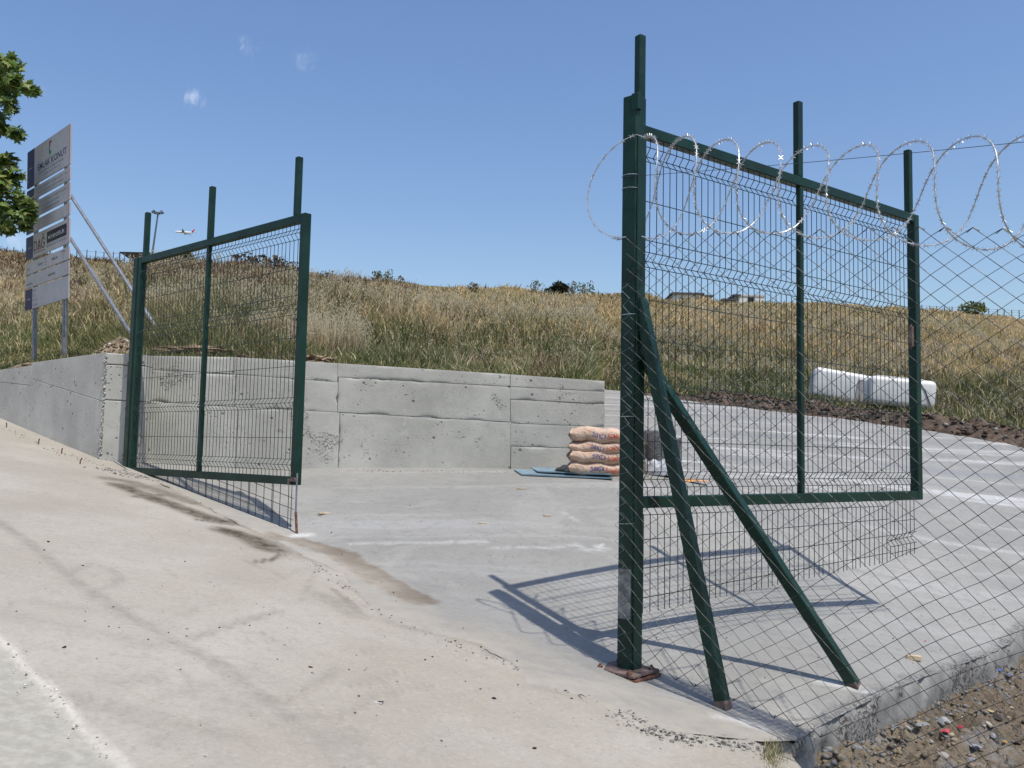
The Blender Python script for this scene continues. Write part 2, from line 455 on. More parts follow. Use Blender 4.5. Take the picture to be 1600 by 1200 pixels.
Pm = np.c_[np.ones(NCT), A_]; S_ = np.zeros((NCT+3, NCT+3)); S_[:NCT, :NCT] = Km; S_[:NCT, NCT:] = Pm; S_[NCT:, :NCT] = Pm.T
sol = np.linalg.solve(S_, np.r_[Z_, 0, 0, 0])
def zyard_a(x, y):
    x = np.asarray(x, float); y = np.asarray(y, float); sh = x.shape; q = np.stack([x.ravel(), y.ravel()], 1)
    z = _tps(np.linalg.norm(q[:, None]-A_[None], axis=2)) @ sol[:NCT] + np.c_[np.ones(len(q)), q] @ sol[NCT:]
    u, n = un(q[:, 0], q[:, 1]); zr = zroad(q[:, 0], q[:, 1]) + .009
    b = np.clip((n-(N0-.05))/.35, 0, 1); z = np.maximum(z*b + zr*(1-b), np.where(n < N0+.5, zr, -99))
    return z.reshape(sh)
def zyard(x, y): return float(zyard_a(np.array([x]), np.array([y]))[0])
def zroad1(x, y): return float(zroad(x, y))
def gp(px, py): return hit(px, py, zroad1, 3.0, 40)
def yp(px, py): return hit(px, py, zyard, 4.0, 30)

def polydist(X, Y, pts):
    """distance of points to a polyline"""
    d = np.full(X.shape, 1e9)
    for a, b in zip(pts[:-1], pts[1:]):
        ax, ay, bx, by = a[0], a[1], b[0], b[1]; L2 = (bx-ax)**2+(by-ay)**2 + 1e-12
        t = np.clip(((X-ax)*(bx-ax)+(Y-ay)*(by-ay))/L2, 0, 1)
        d = np.minimum(d, np.hypot(X-ax-t*(bx-ax), Y-ay-t*(by-ay)))
    return d
def sm(a, b, x): t = np.clip((x-a)/(b-a), 0, 1); return t*t*(3-2*t)

# ---- road: one sheet, fine near the camera
us = np.r_[np.linspace(0, 1, 240)**1.5*13, np.linspace(13.4, 60, 60)]
ns = np.r_[np.linspace(-14, -1, 40), np.linspace(-.95, 5.0, 200), np.array([N0+.02, N0+.25, N0+.45])]
UU = np.zeros((len(ns), len(us))); NN = np.repeat(ns[:, None], len(us), 1)
umin = (Nv.x*ns - 1.66)/(-Uv.x)                       # right margin of the road, x = 1.66 or less
umin = np.minimum(umin, un(K.x, K.y)[0]+.03)
UU = umin[:, None] + us[None]
XX, YY = xy(UU, NN); ZZ = zroad(XX, YY)
RX, RY = XX.ravel(), YY.ravel()
edge = polydist(RX, RY, [xy(*(a, b)) for a, b in zip(umin, ns)])
ZZ = ZZ.ravel() - .09*sm(.22, 0, edge - .12*fbm(RX*6, RY*6, 5))
track = np.zeros(RX.shape); stain = track.copy(); pale = track.copy(); grey = track.copy()
wob = .05*(fbm(RX*4, RY*4, 21)-.5)
def stroke(arr, pxs, w, s, fn=gp):
    pts = [fn(*p) for p in pxs]; d = polydist(RX, RY, pts) + wob
    np.maximum(arr, s*sm(w, w*.25, d), out=arr)
stroke(track, [(-30,800),(0,817),(54,854),(108,900),(167,942),(225,975),(283,1008),(333,1033),(417,1092),(450,1120)], .085, .5)
stroke(track, [(283,1003),(354,979),(437,954)], .055, .5)
stroke(track, [(433,1108),(475,1078),(525,1045)], .06, .4)
stroke(track, [(87,1087),(146,1100),(250,1121),(375,1154)], .10, .38)
stroke(track, [(483,1150),(587,1087),(671,1071)], .05, .3)
stroke(track, [(546,1071),(617,1050)], .04, .3)
stroke(track, [(280,962),(340,940),(360,938)], .04, .3)
stroke(track, [(40,940),(120,950),(200,965),(260,985)], .12, .22)
stroke(track, [(0,960),(120,985),(260,1010)], .16, .2)
stroke(track, [(320,1080),(420,1105),(520,1150),(560,1200)], .25, .25)
stroke(track, [(375,1000),(425,1000),(470,1002)], .035, .35)
stroke(track, [(410,992),(425,988)], .035, .6)
stroke(track, [(15,944),(28,944)], .03, .6)
stroke(track, [(500,930),(530,945),(560,962)], .14, .5)
stroke(track, [(470,940),(490,900),(500,880)], .05, .35)
stroke(track, [(520,920),(545,940),(556,955)], .06, .7)
for _k in range(26):
    a_ = (random.uniform(-100, 1000), random.uniform(830, 1230)); L_ = random.uniform(20, 120); an = random.gauss(.45, .35)
    stroke(track, [(a_[0]+L_*f*math.cos(an)+random.uniform(-4,4), a_[1]+L_*f*math.sin(an)*.6+random.uniform(-3,3)) for f in (0, .33, .66, 1)], random.choice((.018, .03, .05, .12)), random.uniform(.12, .32))
loop = [gp(146+38*math.cos(a), 902+19*math.sin(a)) for a in np.linspace(0, 6.28, 30)]
np.maximum(track, .4*sm(.06, .02, polydist(RX, RY, loop)+wob), out=track)
stroke(stain, [(187,758),(233,776),(292,797),(335,813),(358,816)], .22, .95)
stroke(stain, [(212,776),(242,777),(262,770)], .10, .75)
stroke(stain, [(310,812),(335,814),(362,814)], .09, .95)
stroke(stain, [(354,829),(396,843),(425,858)], .22, 1.)
stroke(stain, [(400,878),(425,874),(443,866)], .05, .95)
stroke(stain, [(170,748),(200,752),(240,765),(300,785)], .2, .65)
stroke(track, [(255,762),(330,792),(420,830),(480,868)], .25, .6)
seam = [(-40,960),(8,1012),(25,1033),(62,1071),(87,1096),(125,1137),(167,1179),(192,1202),(260,1290)]
sp_ = [gp(*p) for p in seam]
stroke(pale, seam, .05, 1.0); stroke(pale, [(62,1071),(75,1085),(92,1100)], .075, 1.)
a0 = np.array([[p.x, p.y] for p in sp_])
# left of the seam lies an older, greyer slab, a little lower
ny = np.interp(RY, a0[::-1, 1], a0[::-1, 0])
lft = sm(.03, -.03, RX - ny + wob) * (RY < a0[0, 1]+.0)
grey = np.maximum(grey, lft); ZZ = ZZ - .012*lft
# the seam with the yard slab: crumbled, a little lower on this side
crack = [(207,739),(255,758),(310,786),(380,822),(440,851),(487,875),(531,894),(544,917),(554,933),(608,973),(667,987),(700,996),(746,1006),
         (767,1021),(790,1033),(817,1067),(858,1077),(921,1092),(955,1103),(976,1112),(1000,1132),(1040,1144),(1100,1152),(1152,1152),(1205,1158)]
cpts = [gp(*p) for p in crack]
dcr = polydist(RX, RY, cpts) + .8*wob
ZZ = ZZ + .010*(fbm(RX*22, RY*22, 31)-.5)*sm(.25, .0, dcr)
np.maximum(track, .45*sm(.09, .0, dcr)*sm(.35, .6, fbm(RX*3, RY*3, 8)), out=track)
rubz = polydist(RX, RY, [gp(*p) for p in [(976,1114),(1010,1136),(1060,1150),(1120,1160),(1190,1168)]])
grey = np.maximum(grey, .8*sm(.13, .03, rubz)); ZZ = ZZ + .035*(fbm(RX*16, RY*16, 41)-.45)*sm(.16, .03, rubz)
npmesh('road', np.stack([RX, RY, ZZ], 1), gridfaces(len(ns), len(us)), M_ROAD, True, 'structure',
       dict(track=track, stain=stain, pale=pale, grey=grey))

# ---- the concrete yard inside the gate
kedge = []
for s in np.r_[np.linspace(0, 8, 90), np.linspace(8.4, 14, 12)]:
    j = .03*(fbm(s*3, 0, 51)-.5) + .03*max(0, fbm(s*9, 1, 52)-.6)*(s > .2)
    kedge.append((K.x+KD.x*s - KP.x*j, K.y+KD.y*s - KP.y*j))
front = [(p.x, p.y) for p in cpts][::-1]
def dens(pts, step, amp=0.0, seed=0):
    out = []
    for a, b in zip(pts[:-1], pts[1:]):
        k = max(1, int(math.hypot(b[0]-a[0], b[1]-a[1])/step))
        for i in range(k):
            t = i/k; out.append((a[0]+(b[0]-a[0])*t, a[1]+(b[1]-a[1])*t))
    out.append(pts[-1])
    if amp: out = [out[0]] + [(x+amp*(float(fbm(x*9, y*9, seed))-.5), y+amp*(float(fbm(x*9, y*9, seed+9))-.5)) for x, y in out[1:-1]] + [out[-1]]
    return out
poly = dens(front, .05, .10, 60)
poly = [tuple(kedge[0])] + poly
wallb = [poly[-1], (CORN.x+.12, CORN.y+.08), (CORN.x+.25, WY+.1), (WE.x+.05, WY+.1), (WE.x+.12, WY+.35), (FL.x-.3, FL.y+.3)]
poly = poly[:-1] + dens(wallb, .3)
poly = poly[:-1] + dens([(FL.x-.3, FL.y+.3), (F2.x, F2.y+.6), (F3.x, F3.y+.6), (F4.x, F4.y+.6), (K.x+KD.x*14, K.y+KD.y*14+1.5), kedge[-1]], .4)
poly = poly[:-1] + kedge[::-1][:-1]
PA = np.array(poly)
def inside(X, Y):
    c = np.zeros(X.shape, bool); j = len(PA)-1
    for i in range(len(PA)):
        xi, yi = PA[i]; xj, yj = PA[j]
        if yi != yj:
            c ^= ((yi > Y) != (yj > Y)) & (X < (xj-xi)*(Y-yi)/(yj-yi)+xi)
        j = i
    return c
pts = []
for (st, ya, yb) in ((.055, 4.5, 10.2), (.11, 10.2, 13.), (.3, 13., 27.)):
    gx, gy = np.meshgrid(np.arange(-6.5, 14, st), np.arange(ya, yb, st))
    gx = gx.ravel() + rng.uniform(-.3, .3, gx.size)*st; gy = gy.ravel() + rng.uniform(-.3, .3, gy.size)*st
    if st < .1: k = gx > -5.2; k &= gx < 7; gx, gy = gx[k], gy[k]
    k = inside(gx, gy); gx, gy = gx[k], gy[k]
    if len(gx):
        dd = polydist(gx, gy, poly[:400:1]+[poly[0]]); k = dd > st*.5
        pts.append(np.stack([gx[k], gy[k]], 1))
ipts = np.concatenate(pts)
allp = [Vector(p) for p in poly] + [Vector(p) for p in ipts]
nb = len(poly)
vv, _, ff, _, _, _ = delaunay_2d_cdt(allp, [], [list(range(nb))], 1, 1e-5)
YX = np.array([v[0] for v in vv]); YY_ = np.array([v[1] for v in vv]); RX, RY = YX, YY_
wob = .05*(fbm(RX*4, RY*4, 71)-.5)
YZ = zyard_a(YX, YY_) + .008*(fbm(YX*1.5, YY_*1.5, 72)-.5)
damp = np.zeros(RX.shape); ypale = damp.copy(); dust = damp.copy(); broken = damp.copy()
stroke(damp, [(440,838),(482,850),(530,866),(575,893),(610,914),(652,936)], .22, 1., yp)
damp = sm(.2, .35, damp)
stroke(ypale, [(545,851),(620,848),(700,847),(760,846)], .05, .4, yp); stroke(ypale, [(770,856),(860,856),(905,851),(915,860),(950,858)], .05, .45, yp)
stroke(ypale, [(840,848),(865,842)], .03, .5, yp); stroke(ypale, [(930,858),(945,850)], .035, .8, yp)
stroke(ypale, [(455,838),(466,836),(480,836)], .10, .9, yp); stroke(ypale, [(880,800),(900,812)], .05, .3, yp)
stroke(ypale, [(1290,1065),(1330,1073),(1350,1078)], .09, .8, yp); stroke(ypale, [(1120,1120),(1160,1128),(1190,1138)], .07, .6, yp)
dfr = polydist(RX, RY, [(p.x, p.y) for p in cpts])
dust = .8*sm(.75, .05, dfr + .5*(fbm(RX*1.5, RY*1.5, 75)-.5))
stroke(dust, [(250,765),(330,800),(430,845)], .35, .5, yp)
dk = polydist(RX, RY, kedge)
broken = sm(.11, .0, dk + .16*(fbm(RX*7, RY*7, 76)-.5))
broken = np.maximum(broken, .35*sm(.04, 0, dfr)*sm(.45, .6, fbm(RX*4, RY*4, 78)))
YZ = YZ - .03*broken*fbm(RX*15, RY*15, 77)*sm(.05, .2, dfr)
YZ = YZ - (.001+.016*sm(.36, .46, fbm(RX*1.7, RY*1.7, 79, 3)))*sm(.05, 0, dfr)*(RX < K.x)
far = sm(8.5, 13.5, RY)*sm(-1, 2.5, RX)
tri = np.array([f for f in ff if len(f) == 3], np.int32)
# make the winding face up
a, b, c = (np.stack([YX, YY_], 1)[tri[:, i]] for i in range(3))
flip = ((b-a)[:, 0]*(c-a)[:, 1]-(b-a)[:, 1]*(c-a)[:, 0]) < 0
tri[flip] = tri[flip][:, ::-1]
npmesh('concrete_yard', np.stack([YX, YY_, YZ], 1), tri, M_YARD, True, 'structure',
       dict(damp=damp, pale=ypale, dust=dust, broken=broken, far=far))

# side of the slab above the dirt
kp = np.array(kedge[:95]); kz = zyard_a(kp[:, 0], kp[:, 1])
ss = np.linspace(0, 1, len(kp)); rows = []
arc = np.r_[0, np.cumsum(np.hypot(*np.diff(kp, axis=0).T))]
# fine resample, wrapping round the corner towards the road
fa = np.linspace(-.35, arc[-1], 420); V = []
for v in np.linspace(0, 1, 12):
    for s in fa:
        if s >= 0:
            x = np.interp(s, arc, kp[:, 0]); y = np.interp(s, arc, kp[:, 1]); ox, oy = KP.x, KP.y
        else:
            q = xy(un(K.x, K.y)[0] + (-s)*.75, N0 + s*.62); x, y = q; ox, oy = -Nv.x, -Nv.y
        top = zyard(x, y) + (.0 if s >= 0 else -.03)
        rough = float(fbm(s*7, v*3, 81)); ch = max(0, float(fbm(s*4, v*2.2, 83))-.52)*.22*(1 if s < 3.2 else .35)
        d = .012 + .015*v + .03*(rough-.5) - ch*(1-v*.4)
        d -= .02*(1-min(1, v*7))
        if 1 <= s*1 and abs(s-3.35) < .025: d -= .02
        V.append((x+ox*d, y+oy*d, top - .004 - v*.42))
npmesh('slab_edge', np.array(V), gridfaces(12, len(fa)), M_KERB, False, 'structure')

# ---- dirt beyond the slab edge
sa = np.r_[np.linspace(-9, -1.6, 14), np.linspace(-1.5, 6.5, 430), np.linspace(6.55, 7.6, 20), np.linspace(7.8, 22, 30)]
wa = np.r_[np.linspace(0, 4.2, 240), np.linspace(4.25, 6.1, 34), np.linspace(6.4, 40, 40)]
S2, W2 = np.meshgrid(sa, wa, indexing='ij')
DX = K.x + KD.x*S2 + KP.x*(W2-.10); DY = K.y + KD.y*S2 + KP.y*(W2-.10)
ktop = np.interp(sa, arc, kz, left=kz[0]); ktop = np.where(sa < 0, kz[0] + .10*sa*0 - .02, ktop)
DZ = ktop[:, None] - .245 - .012*W2 + .10*np.maximum(0, -S2)*0
DZ -= .09*sm(0, -1.2, S2)
fine_ = (fbm(S2*2.1, W2*2.1, 91, 3)-.5)*.20 + (fbm(S2*6, W2*6, 92, 5, .68)-.5)*.17
rdg = 1-2*np.abs(fbm(S2*9+.4*fbm(S2*6, W2*6, 96), W2*9, 93, 3, .6)-.5)
fine_ = fine_ + .085*(rdg**2-.6) + .03*(vnoise(S2*26, W2*26, 97)-.5)
DZ = DZ + fine_*sm(-.05, .25, W2) + .06*sm(.35, 0, W2)*fbm(S2*3, 0*W2, 95)
def zdirt(x, y):
    s = (x-K.x)*KD.x + (y-K.y)*KD.y; w = (x-K.x)*KP.x + (y-K.y)*KP.y + .10
    i = int(np.clip(np.searchsorted(sa, s), 1, len(sa)-1)); j = int(np.clip(np.searchsorted(wa, w), 1, len(wa)-1))
    fi = np.clip((s-sa[i-1])/(sa[i]-sa[i-1]), 0, 1); fj = np.clip((w-wa[j-1])/(wa[j]-wa[j-1]), 0, 1)
    return float((DZ[i-1, j-1]*(1-fi)+DZ[i, j-1]*fi)*(1-fj) + (DZ[i-1, j]*(1-fi)+DZ[i, j]*fi)*fj)
npmesh('dirt_ground', np.stack([DX.ravel(), DY.ravel(), DZ.ravel()], 1), gridfaces(len(sa), len(wa)), M_DIRT, False, 'structure')
def dp(px, py): return hit(px, py, zdirt, 3.5, 14)

# ---- the hill behind wall and yard, laid out in rows going away from the gate
PXS = np.unique(np.r_[np.linspace(-440, 2600, 300), np.linspace(918, 944, 14)])
ZT_L = P(155, 550, 11.5).z                                    # wall top, road side
cr_px = np.array([-440, 0, 120, 200, 350, 430, 560, 700, 870, 1000, 1200, 1400, 1600, 2600])
cr_py = np.array([ 412, 400, 405, 411, 413, 421, 438, 449, 464, 469, 478, 486, 496, 520])
cr_Y  = np.array([ 60, 45, 44, 43, 42, 42, 44, 46, 48, 52, 55, 58, 60, 70.])
WTX = np.array([155, 480, 797, 945.]); WTZ = np.array([P(155, 552, WY).z, P(480, 563, WY).z, P(797, 584.5, WY).z, P(945, 595, WY).z])
def hill_ends(px):
    px = np.atleast_1d(np.asarray(px, float))
    dirx = np.array([ray(p, 600).x/ray(p, 600).y for p in px])
    # start
    k = (N0+.20)/(dirx*Nv.x + Nv.y)
    y0 = np.where(px < 155, k, WY+.25)
    uu = dirx*k*Uv.x + k*Uv.y
    z0 = np.where(px < 155, np.maximum(ZT_L-.05, zline(uu)+.1), np.interp(px, WTX, WTZ)-.05)
    b = sm(924, 938, px)
    yf = np.interp(px, [945, 1240, 1420, 1600, 2600], [FL.y, F2.y, F3.y, F4.y, 15.5])
    zf = np.interp(px, [945, 1240, 1420, 1600, 2600], [FL.z, F2.z, F3.z, F4.z, F4.z-.4]) - .03
    y0 = y0*(1-b) + yf*b; z0 = z0*(1-b) + zf*b
    yc = np.interp(px, cr_px, cr_Y); yc = np.maximum(yc, y0+12)
    pyc = np.interp(px, cr_px, cr_py)
    zc = np.array([P(a, c_, d).z for a, c_, d in zip(px, pyc, yc)])
    return dirx, y0, z0, yc, zc
def zhill(px, Y):
    """terrain height for photo columns px at distance Y"""
    dirx, y0, z0, yc, zc = hill_ends(px)
    q = np.clip((Y-y0)/(yc-y0), 0, 1)
    x = dirx*Y
    z = z0 + (zc-z0)*q**(1.12 + .38*sm(250, 150, px))
    bump = ((fbm(x*.16, Y*.16, 101, 4)-.5)*2.3 + (fbm(x*.45, Y*.45, 102, 4)-.5)*.9)*sm(0, .16, q)*(1-.45*sm(.8, 1, q))*(1-.7*sm(200, 150, px)*sm(.4, .2, q))
    bump += .25*(fbm(x*.9, Y*.9, 105, 3)-.35)*sm(.10, 0, q)*sm(0, .01, q)*(px < 940)
    tanc = (zc-CZ)/yc
    d = Y-yc
    zb = CZ + np.minimum(Y, 230)*(tanc - .006*sm(0, 14, d)) - np.maximum(0, Y-230)*.02
    return x, np.where(d > 0, zb, z) + np.where(d > 0, bump*np.exp(-np.maximum(d, 0)/8), bump)
dirx, y0, z0, yc, zc = hill_ends(PXS)
rowq = np.r_[np.linspace(0, 1, 110)**1.25]
HX = []; HY = []; HZ = []
for q in rowq:
    Y = y0+(yc-y0)*q; x, z = zhill(PXS, Y); HX.append(x); HY.append(Y); HZ.append(z)
for d in (2, 5, 9, 14, 22, 35, 60, 100, 150, 180, 300, 700, 2500):
    Y = yc+d; x, z = zhill(PXS, Y); HX.append(x); HY.append(Y); HZ.append(z)
HX, HY, HZ = map(np.array, (HX, HY, HZ))
npmesh('hill', np.stack([HX.ravel(), HY.ravel(), HZ.ravel()], 1), gridfaces(len(HX), len(PXS)), M_HILL, True, 'structure')
def hp(px, Y, dz=0.0):
    x, z = zhill(np.array([float(px)]), np.array([float(Y)])); return Vector((x[0], Y, z[0]+dz))

# far ground under everything, out to the horizon
g = MB(); g.add([(-4000,-4000,-9),(4000,-4000,-9),(4000,4000,-9),(-4000,4000,-9)], [(0,1,2,3)]); g.build('ground', M_HILL, kind='structure')
# ------------------------------------------------------------------ retaining walls: cast bays with recessed joints
X3, Y3, Z3 = Vector((1,0,0)), Vector((0,1,0)), Vector((0,0,1))
def slab_quad(mb, A, B, z0a, z0b, z1a, z1b, front, back, nrm, gap=.006, ch=.008, dz=0.0):
    """a wall piece between plan points A and B; heights at each end; front/back offsets along nrm (towards the viewer)"""
    d = (B-A); d.z = 0; d.normalize()
    a = A + d*gap; b = B - d*gap
    def pt(p, z, o): return Vector((p.x+nrm.x*o, p.y+nrm.y*o, z))
    z0a += gap; z0b += gap; z1a -= gap; z1b -= gap
    f0 = front - ch
    vs = [pt(a,z0a,back), pt(b,z0b,back), pt(b,z1b,back), pt(a,z1a,back),
          pt(a,z0a,f0), pt(b,z0b,f0), pt(b,z1b,f0), pt(a,z1a,f0),
          pt(a+d*ch,z0a+ch,front), pt(b-d*ch,z0b+ch,front), pt(b-d*ch,z1b-ch,front), pt(a+d*ch,z1a-ch,front)]
    mb.add(vs, [(0,3,2,1),(0,1,5,4),(1,2,6,5),(2,3,7,6),(3,0,4,7),(4,5,9,8),(5,6,10,9),(6,7,11,10),(7,4,8,11),(8,9,10,11)])
def cast_bay(mb, A, B, z0a, z0b, z1a, z1b, front, back, nrm, seed, gap=.004, ztop=False):
    d = (B-A); d.z = 0; ln = d.length; d.normalize(); h = max(z1a-z0a, z1b-z0b)
    us_ = np.r_[gap, gap+.012, np.linspace(.05, ln-.05, max(3, int(ln/.05))), ln-gap-.012, ln-gap]; vs_ = np.r_[gap, gap+.010, np.linspace(.04, h-.04, max(2, int(h/.045))), h-gap-.010, h-gap]
    V = []; nu, nvv = len(us_), len(vs_)
    for j, v in enumerate(vs_):
        for i, u in enumerate(us_):
            t = u/ln; f = v/h; z = (z0a+(z0b-z0a)*t)*(1-f) + (z1a+(z1b-z1a)*t)*f
            e = min(u, ln-u, v, h-v); o = front + .010*(float(fbm(u*1.1+seed, v*1.4, seed, 3))-.5)
            n_e = float(fbm(u*5+seed*3, v*5, seed+1, 3))
            if e < .03: o -= .035*max(0, n_e-.60)*(1 if e < .02 else .4)
            if e < gap+.002: o -= .0015 + .05*max(0, n_e-.58)
            V.append((A.x+d.x*u+nrm.x*o, A.y+d.y*u+nrm.y*o, z))
    k = len(V)
    rim = [(i, 0) for i in range(nu)] + [(nu-1, j) for j in range(1, nvv)] + [(i, nvv-1) for i in range(nu-2, -1, -1)] + [(0, j) for j in range(nvv-2, 0, -1)]
    fr = [j*nu+i for i, j in rim]; dup_ = []
    for i in fr: dup_.append(len(V)); V.append(V[i])
    k = len(V); fr = dup_
    for i in fr:
        x, y, z = V[i]; p_ = Vector((x-A.x, y-A.y, 0)).dot(d); V.append((A.x+d.x*p_+nrm.x*back, A.y+d.y*p_+nrm.y*back, z))
    m_ = len(fr)
    F = [(j*nu+i, j*nu+i+1, (j+1)*nu+i+1, (j+1)*nu+i) for j in range(nvv-1) for i in range(nu-1)] + [(fr[q], k+q, k+(q+1) % m_, fr[(q+1) % m_]) for q in range(m_)]
    mb.add(V, F)
back_wall = thing('retaining_wall', 'grey cast concrete retaining wall along the back of the yard below the grassy slope', 'wall', (CORN.x, WY, CORN.z))
BI = back_wall.location.copy()
def wp(px, py, Y=WY): return P(px, py, Y)
nr = Vector((0,-1,0))
def bay(px0, px1, rows, Y, proud=0.0, cols=None):
    """rows: list of (py at px0, py at px1) from the top edge down"""
    for k in range(len(rows)-1):
        t0, t1 = rows[k]; b0, b1 = rows[k+1]
        A = wp(px0, t0, Y); B = wp(px1, t1, Y); Ab = wp(px0, b0, Y); Bb = wp(px1, b1, Y)
        A2 = Vector((Ab.x, Y, 0)); B2 = Vector((Bb.x, Y, 0))
        mb = MB(); dz = random.uniform(-.007, .007)
        cast_bay(mb, A2-BI*1, B2-BI*1, Ab.z-BI.z, Bb.z-BI.z, A.z-BI.z, B.z-BI.z, proud+dz, -.16, nr, int(px0)+k*7)
        mb.build('cast_bay', M_WALL, back_wall, True)
bay(226.5, 366, [(555.5,557.5), (577,584.5), (626,636), (760,760)], WY)
bay(366, 527, [(557.5,567), (584.5,597), (636,644), (760,760)], WY)
bay(527, 797, [(567,584.5), (589,604), (644,659.5), (760,760)], WY)
bay(797, 945, [(584.5,595), (604,612), (624,631), (661,667), (697,702), (765,765)], WY)
# core behind the bays, slightly set back, shows only in the joints
core = MB()
c0 = wp(226.5,557,WY); c1 = wp(945,596,WY); cb0 = wp(226.5,760,WY); cb1 = wp(945,765,WY)
slab_quad(core, Vector((c0.x-.3,WY,0))-BI, Vector((c1.x-.01,WY,0))-BI, cb0.z-BI.z, cb1.z-BI.z, c0.z-BI.z-.012, c1.z-BI.z-.012, -.008, -.15, nr)
core.build('wall_core', M_JOINT, back_wall)

side_wall = thing('retaining_wall', 'grey concrete retaining wall running uphill beside the dusty road below the site sign', 'wall', tuple(CORN))
SI = CORN.copy(); rd = Vector((Uv.x, Uv.y, 0)); rn = Vector((-Nv.x, -Nv.y, 0))
def zst(t, a, b): return a + b*t
ztop = ZT_L; zmid = P(155, 627, 11.5).z; mslope = .155
# corner block: faces the yard, stands proud of the back wall
for (ta, ba) in ((551, 569), (569, 624.5), (624.5, 760)):
    mb = MB()
    A = P(156, ta, 11.5); B = P(226, ta+3, 11.5); Ab = P(156, ba, 11.5); Bb = P(226, ba+3, 11.5)
    xa = CORN.x + .012; xb = P(225, 640, 11.5).x
    slab_quad(mb, Vector((xa, 11.5, 0))-SI, Vector((xb, 11.5, 0))-SI, Ab.z-SI.z, Bb.z-SI.z, A.z-SI.z, B.z-SI.z, 0, -.30, nr, gap=.004, ch=.012)
    mb.build('end_block', M_WALL, side_wall)
# road-side bays
for (ta, tb, top, cast) in ((.0, 2.58, 0, 0), (2.58, 6.2, -.045, 1), (6.2, 10.5, -.05, 2), (10.5, 16, -.05, 3)):
    A = SI + rd*ta; B = SI + rd*tb
    za, zb = zst(ta, zmid, mslope), zst(tb, zmid, mslope)
    if cast == 1: za -= .10; zb -= .10
    zt = ztop + top
    ga = zline(un(A.x, A.y)[0]) - .45; gb = zline(un(B.x, B.y)[0]) - .45
    m1 = MB(); slab_quad(m1, A-SI, B-SI, ga-SI.z, gb-SI.z, min(za, zt-.03)-SI.z, min(zb, zt-.03)-SI.z, 0, -.24, rn, .004, .002); m1.build('cast_bay', M_WALLD, side_wall)
    if zt - za > .05:
        m2 = MB(); slab_quad(m2, A-SI, B-SI, min(za, zt-.03)-SI.z, min(zb, zt-.03)-SI.z, zt-SI.z, zt-SI.z, -.006, -.24, rn, .004, .002); m2.build('cast_bay', M_WALLD, side_wall)
# crumbs of mortar down the corner
cm = MB(); z = zline(un(CORN.x, CORN.y)[0])
while z < ztop-.03:
    p = Vector((CORN.x + random.uniform(-.012,.03), 11.5 - random.uniform(-.012,.008), z))
    r_ = random.uniform(.004, .013)
    ang = [random.uniform(0, 3) for _ in range(3)]
    rot = (Matrix.Rotation(ang[0], 3, 'X') @ Matrix.Rotation(ang[1], 3, 'Y'))
    cm.box(p-SI, (r_, r_*random.uniform(.5,1), r_*random.uniform(.6,1.2)), tuple(rot.col[i] for i in range(3)))
    z += random.uniform(.004, .02)
cm.build('mortar_crumbs', M_WALL, side_wall, kind='stuff')
# short rebar stubs sticking out of the road by the wall
STUB = [("fourth rebar stub from the wall corner, farthest up the road", 10, 668), ("third rebar stub from the wall corner beside the road", 60, 694),
        ("second rebar stub from the wall corner beside the road", 96, 709), ("bent rebar stub nearest the wall corner beside the road", 125, 725)]
for lab, px, py in STUB:
    p = gp(px, py); mb = MB(); k = random.uniform(-.02, .03)
    mb.tube([(0,0,-.05), (.002,0,.04), (k,.0,.075)], .008, 6)
    o = mb.build('rebar_stub', M_RUST); o.location = p; tag(o, 'short rusty '+lab, 'rebar', 'rebar stubs along the road wall')

# ------------------------------------------------------------------ gates
ZB, ZT = P(1005, 796, 6.12).z, P(1005, 187, 6.14).z
print('gate z', ZB-CZ, ZT-CZ, 'R', R.z-CZ)
def wire_panel(mb, x0, x1, z0, z1, folds, plain, step=.07, amp=.042, fold_h=.055, r=.0032, y=.0, x_ph=.0):
    """welded mesh: verticals bent at the folds towards +y, horizontals at fold edges, apexes and between"""
    H = z1-z0
    zz = sorted([(z1-H*f, 1) for f in folds] + [], key=lambda q: q[0])
    x = x0 + .02 + x_ph
    while x < x1-.005:
        pts = [(x, y, z0)]
        for za, _ in zz:
            for z_, yy in ((za-fold_h, y), (za, y+amp), (za+fold_h, y)):
                if z0+.002 < z_ < z1-.002: pts.append((x, yy, z_))
        pts.append((x, y, z1))
        j = random.uniform(-.0025, .0025)
        pts = [(p[0]+j, p[1], p[2]) for p in pts]
        mb.tube(pts, r, 4, False); x += step
    for f in folds:
        za = z1-H*f
        for z_, yy in ((za-fold_h, y), (za, y+amp), (za+fold_h, y)):
            if z0+.004 < z_ < z1-.004: mb.tube([(x0, yy-.005, z_), ((x0+x1)/2, yy-.005, z_+.001), (x1, yy-.005, z_)], r*1.15, 4, False)
    for f in plain:
        mb.tube([(x0, y-.005, z1-H*f), (x1, y-.005, z1-H*f)], r*1.15, 4, False)
FOLDS = [.045, .345, .715, .955]; PLAIN = [.18, .29, .458, .57, .85]

